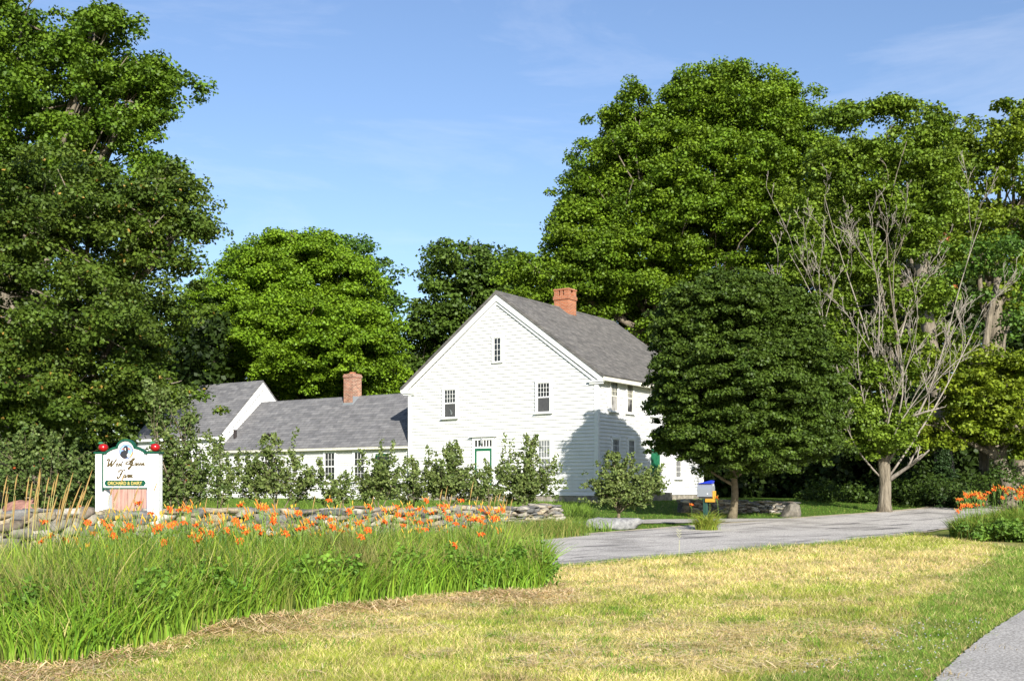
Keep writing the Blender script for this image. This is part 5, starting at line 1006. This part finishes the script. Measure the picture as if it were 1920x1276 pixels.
for i in range(100):
    px = rnd.uniform(150, 950); py = rnd.uniform(952, 1022) + (15 if px < 300 else 0); dn = 11.0 + 5.6 * (px / 960.); lily(px, py, dn + rnd.uniform(1.2, 3.8), 'daylily stem with closed yellowish buds in the tall grass bed', 'budding daylily stems in the tall grass bed', False, 1.15)
for i in range(68):
    u = rnd.random(); px = 1795 + 165 * u; py = 948 - 26 * math.sin(min(1, u * 1.3 + .1) * 1.7) + rnd.uniform(-10, 20); lily(px, py, 30.8 + rnd.uniform(-1.2, 1.6) + u, 'orange daylily in the flower clump at the right edge', 'orange daylilies at the right edge', True, 1.05)
for i in range(46):
    px = rnd.uniform(190, 975); d = 11.0 + 5.6 * px / 960. + rnd.uniform(.4, 2.6); h_ = rnd.uniform(.88, 1.10); z0 = gz((px - CX) / F * d, d); lily(px, HY + (EYE - z0 - h_) * F / d, d, 'orange daylily in flower in the tall grass bed before the stone wall', 'orange daylilies in the tall grass bed', True, .8)
for px, py, d in ((1297, 948, 33.5), (1331, 938, 33.9), (1344, 935, 33.8)): lily(px, py, d, 'orange daylily at the foot of the mailbox', 'daylilies at the mailbox')
def clump(name, label, cx_, cy_, rx, ry, n, hmin, hmax, w, c1, bend=.8, seg=4, z0=None, dome=False):
    a = rng.random(n) * 2 * np.pi; r_ = np.sqrt(rng.random(n)); x = cx_ + rx * r_ * np.cos(a); y = cy_ + ry * r_ * np.sin(a); h = (hmin + (hmax - hmin) * rng.random(n)) * (1 - .45 * r_ ** 2)
    col = jit(c1, n, .3); k = rng.random(n) < .15; col[k] = jit((.34, .32, .07), k.sum()); blades(name, x, y, h, w * (.6 + .8 * rng.random(n)), col, bend=bend, seg=seg); o = sc.objects[-1]; return o
def newest(name): return [o for o in sc.objects if o.name.split('.')[0] == name][-1]
clump('lily_leaves', '', MX + .0, MY - .15, .34, .30, 520, .55, 1.0, .02, (.26, .32, .045), 1.2); tag(newest('lily_leaves'), 'arching yellow-green lily leaf clump round the mailbox post', 'plant')
clump('flower_bed', '', 15.5, 31.2, 2.9, 1.6, 12000, .75, 1.35, .018, (.15, .235, .03), .6); tag(newest('flower_bed'), 'mass of long leaves and grass under the orange lilies at the right edge', 'foliage', kind='stuff')
C_ = np.stack([rng.uniform(12.6, 14.4, 46), rng.uniform(29.4, 31.2, 46), rng.uniform(.25, .62, 46)], 1); V, col = leaves_at(C_, 70, .26, .7, .09, (.07, .15, .02), (.14, .23, .03)); o = npmesh('weeds', V, quads(V), LEAF, col=col); tag(o, 'leafy green weeds at the left foot of the right-hand lily clump', 'plant', kind='stuff')
# strip of rough grass along the foot of the wall
n = 26000; s = rng.random(n) * (len(WP) - 1); i_ = np.minimum(s.astype(int), len(WP) - 2); fr = s - i_; wp = np.array(WP); px_ = wp[i_] * (1 - fr)[:, None] + wp[i_ + 1] * fr[:, None]; dr_ = (wp[i_ + 1] - wp[i_]); dr_ /= np.linalg.norm(dr_, axis=1)[:, None]
o_ = .30 + 1.1 * rng.random(n) ** 1.4; X = px_[:, 0] + dr_[:, 1] * o_; Y = px_[:, 1] - dr_[:, 0] * o_; cl = jit((.13, .20, .03), n, .3); k = rng.random(n) < .3; cl[k] = jit((.36, .33, .10), k.sum())
blades('rough_grass', X, Y, (.24 + .42 * rng.random(n)) * (.5 + fbm(X * .9, Y * .9, 161)), .008 + .008 * rng.random(n), cl, bend=.6, seg=3); tag(newest('rough_grass'), 'rough yellow-green grass along the foot of the stone wall', 'grass', kind='stuff')
# grass behind the wall under the apple trees
n = 26000; X = rng.uniform(-17, 3, n); Y = rng.uniform(24, 44, n); k = (Y > np.interp(X, wp[:, 0], wp[:, 1]) + .6) & ~((X > -13) & (Y > 36.8) & (Y < 38.9)); X, Y = X[k], Y[k]; n = len(X); cl = jit((.14, .22, .03), n, .3)
blades('rough_grass', X, Y, .2 + .35 * rng.random(n), .016 + .012 * rng.random(n), cl, bend=.6, seg=2); tag(newest('rough_grass'), 'unmown grass under the young apple trees behind the wall', 'grass', kind='stuff')
# ------------------------------------------------------------------ golden seeding grasses, tall forb
PL = []
for s in range(4):
    g = random.Random(s + 9); ln = .17 + .05 * s; V, Fc = [], []; n = 6
    prf = [(0, .002), (.12, .006), (.45, .009), (.8, .006), (1, .0015)]
    for i, (q, r_) in enumerate(prf):
        for k in range(n): a = k * 6.283 / n; rr = r_ * g.uniform(.75, 1.25); V.append((rr * math.cos(a) + .015 * q * q, rr * math.sin(a), q * ln))
    for i in range(4):
        for k in range(n): Fc.append((i * n + k, i * n + (k + 1) % n, (i + 1) * n + (k + 1) % n, (i + 1) * n + k))
    o = npmesh('seed_head', np.array(V), np.array(Fc), BLADE, col=np.repeat(N(.42, .28, .10)[None], len(V), 0), smooth_=True); m1 = o.data; bpy.data.objects.remove(o)
    mb = MB(); mb.tube([(0, 0, -1), (0, 0, -.5), (0, 0, 0)], [.004, .0035, .003], 5); o = mb.build('stalk', mat('straw_stalk', (.36, .32, .12), .8)); m2 = o.data; bpy.data.objects.remove(o); PL.append((m1, m2))
def plume(px, py, d, lean, label, group, s=1.0):
    p = P3(px, py, d); z0 = gz(p.x, d); hgt = p.z - z0; root = thing('grass_stalk', label, 'grass stalk', (p.x, d, z0), 0, group); m1, m2 = PL[rnd.randrange(4)]; hl = (.17 + .05 * PL.index((m1, m2))) * s
    root.rotation_euler = (rnd.uniform(-.08, .08), lean, 0); st = link(bpy.data.objects.new('stalk', m2), root); hs_ = max(.3, hgt - hl * .8); st.location = (0, 0, hs_); st.scale = (1, 1, hs_); o = link(bpy.data.objects.new('seed_head', m1), root); o.location = (0, 0, hs_ - .01); o.scale = (1.1, 1.1, s)
GA = 'golden seeding grass stalk rising before the wall left of the sign'
for px, py in [(3, 895), (36, 890), (46, 900), (20, 915), (27, 938), (60, 912), (70, 892), (77, 883), (66, 905), (87, 896), (79, 918), (98, 902), (107, 888), (110, 900), (101, 930), (115, 936), (122, 925), (128, 908), (136, 889), (118, 943), (138, 935), (148, 940), (163, 906), (170, 880), (157, 934), (168, 922), (12, 935), (90, 935), (147, 915), (130, 945), (152, 900), (55, 930)]:
    d = 12.6 + 1.6 * rnd.random(); lean = .05 + .0022 * max(0, px - 60) + rnd.uniform(-.05, .08); plume(px - lean * (EYE - (py - HY) / F * d) * F / d, py, d, lean, GA, 'golden grass stalks left of the sign', 1.25)
for px, py in [(214, 905), (228, 880), (255, 905), (290, 898), (244, 935), (272, 930), (224, 915)]: d = 14.5 + rnd.random(); plume(px - .25 * (EYE - (py - HY) / F * d) * F / d, py, d, .25, 'thin seeding grass stalk crossing in front of the farm sign', 'grass stalks before the sign', .9)
for px, py in [(828, 918), (838, 914), (846, 928), (886, 905), (895, 930), (921, 932), (930, 928), (937, 925), (945, 930), (950, 938), (960, 935), (905, 935), (520, 935), (700, 930), (590, 930), (640, 940), (385, 935), (430, 945), (480, 935), (755, 945)]:
    d = 17 + 3 * px / 960 * .8 + rnd.random(); plume(px - .22 * (EYE - (py - HY) / F * d) * F / d * .6, py, d, .13, 'tan seeding grass stalk leaning over the wall before the apple trees', 'tan grass stalks along the bed')
# tall leafy forb at the right end of the bed
def forb(px, pytop, d, label, leaf=.14, n=15):
    p = P3(px, pytop, d); z0 = gz(p.x, d); hgt = p.z - z0; root = thing('milkweed_plant', label, 'plant', (p.x, d, z0)); mb = MB(); mb.tube([(0, 0, -.05), (.01, 0, hgt * .5), (.0, 0, hgt)], [.009, .007, .003], 6); mb.build('stem', STEMM, root, True)
    V, Fc, nb = [], [], 0; C_ = []
    for i in range(n):
        z = hgt * (.12 + .86 * i / n); L_ = leaf * (1.15 - .75 * (i / n) ** 2); 
        for s in (0, math.pi):
            a = s + (i % 2) * 1.3 + rnd.uniform(-.3, .3); el = .35 + .5 * i / n
            for k, (q, w) in enumerate(((0, .006), (.3, .026), (.65, .022), (1, .002))):
                for e in (-1, 1): V.append((q * L_ * math.cos(a) * math.cos(el) - e * w * math.sin(a), q * L_ * math.sin(a) * math.cos(el) + e * w * math.cos(a), z + q * L_ * math.sin(el) - .05 * q * q)); C_.append(N(.11, .21, .03) * (1 + .25 * (i % 2)))
            for k in range(3): Fc.append((nb + 2 * k, nb + 2 * k + 1, nb + 2 * k + 3, nb + 2 * k + 2))
            nb += 8
    npmesh('leaves', np.array(V), np.array(Fc), LEAF, root, col=np.array(C_), smooth_=True)
forb(1016, 972, 16.9, 'tall milkweed with paired leaves at the right end of the grass bed'); forb(1000, 1015, 17.2, 'shorter milkweed left of the tall one at the end of the grass bed')
C_ = []
for i in range(420):
    x = rnd.uniform(-6.5, .55); y = float(np.interp(x, FX, FY)) + rnd.uniform(.35, 3.4); C_.append((x, y, gz(x, y) + rnd.uniform(.2, .62) * (.6 + .4 * min(1, (.8 - x)))))
for i in range(70): x = rnd.uniform(-.6, .62); y = float(np.interp(x, FX, FY)) + rnd.uniform(.1, 2.4); C_.append((x, y, gz(x, y) + rnd.uniform(.08, .6)))
V, col = leaves_at(np.array(C_), 46, .19, .9, .062, (.07, .16, .015), (.15, .26, .03)); o = npmesh('weeds', V, quads(V), LEAF, col=col); tag(o, 'leafy green weeds mixed through the tall grass bed', 'plant', kind='stuff')
p = P3(1273, 1012, 23.0); mb = MB(); mb.tube([(0, 0, 0), (.01, 0, .4), (.0, 0, p.z - gz(p.x, 23))], [.005, .004, .003], 5); 
for i in range(6): mb.tube([(0, 0, .45 + i * .03), (.05 * (-1) ** i, 0, .5 + i * .03)], .004, 4)
o = mb.build('weed_stalk', mat('pale_weed', (.42, .42, .2), .8)); o.location = (p.x, 23, gz(p.x, 23)); tag(o, 'single thin pale weed stalk standing at the near edge of the road', 'weed')
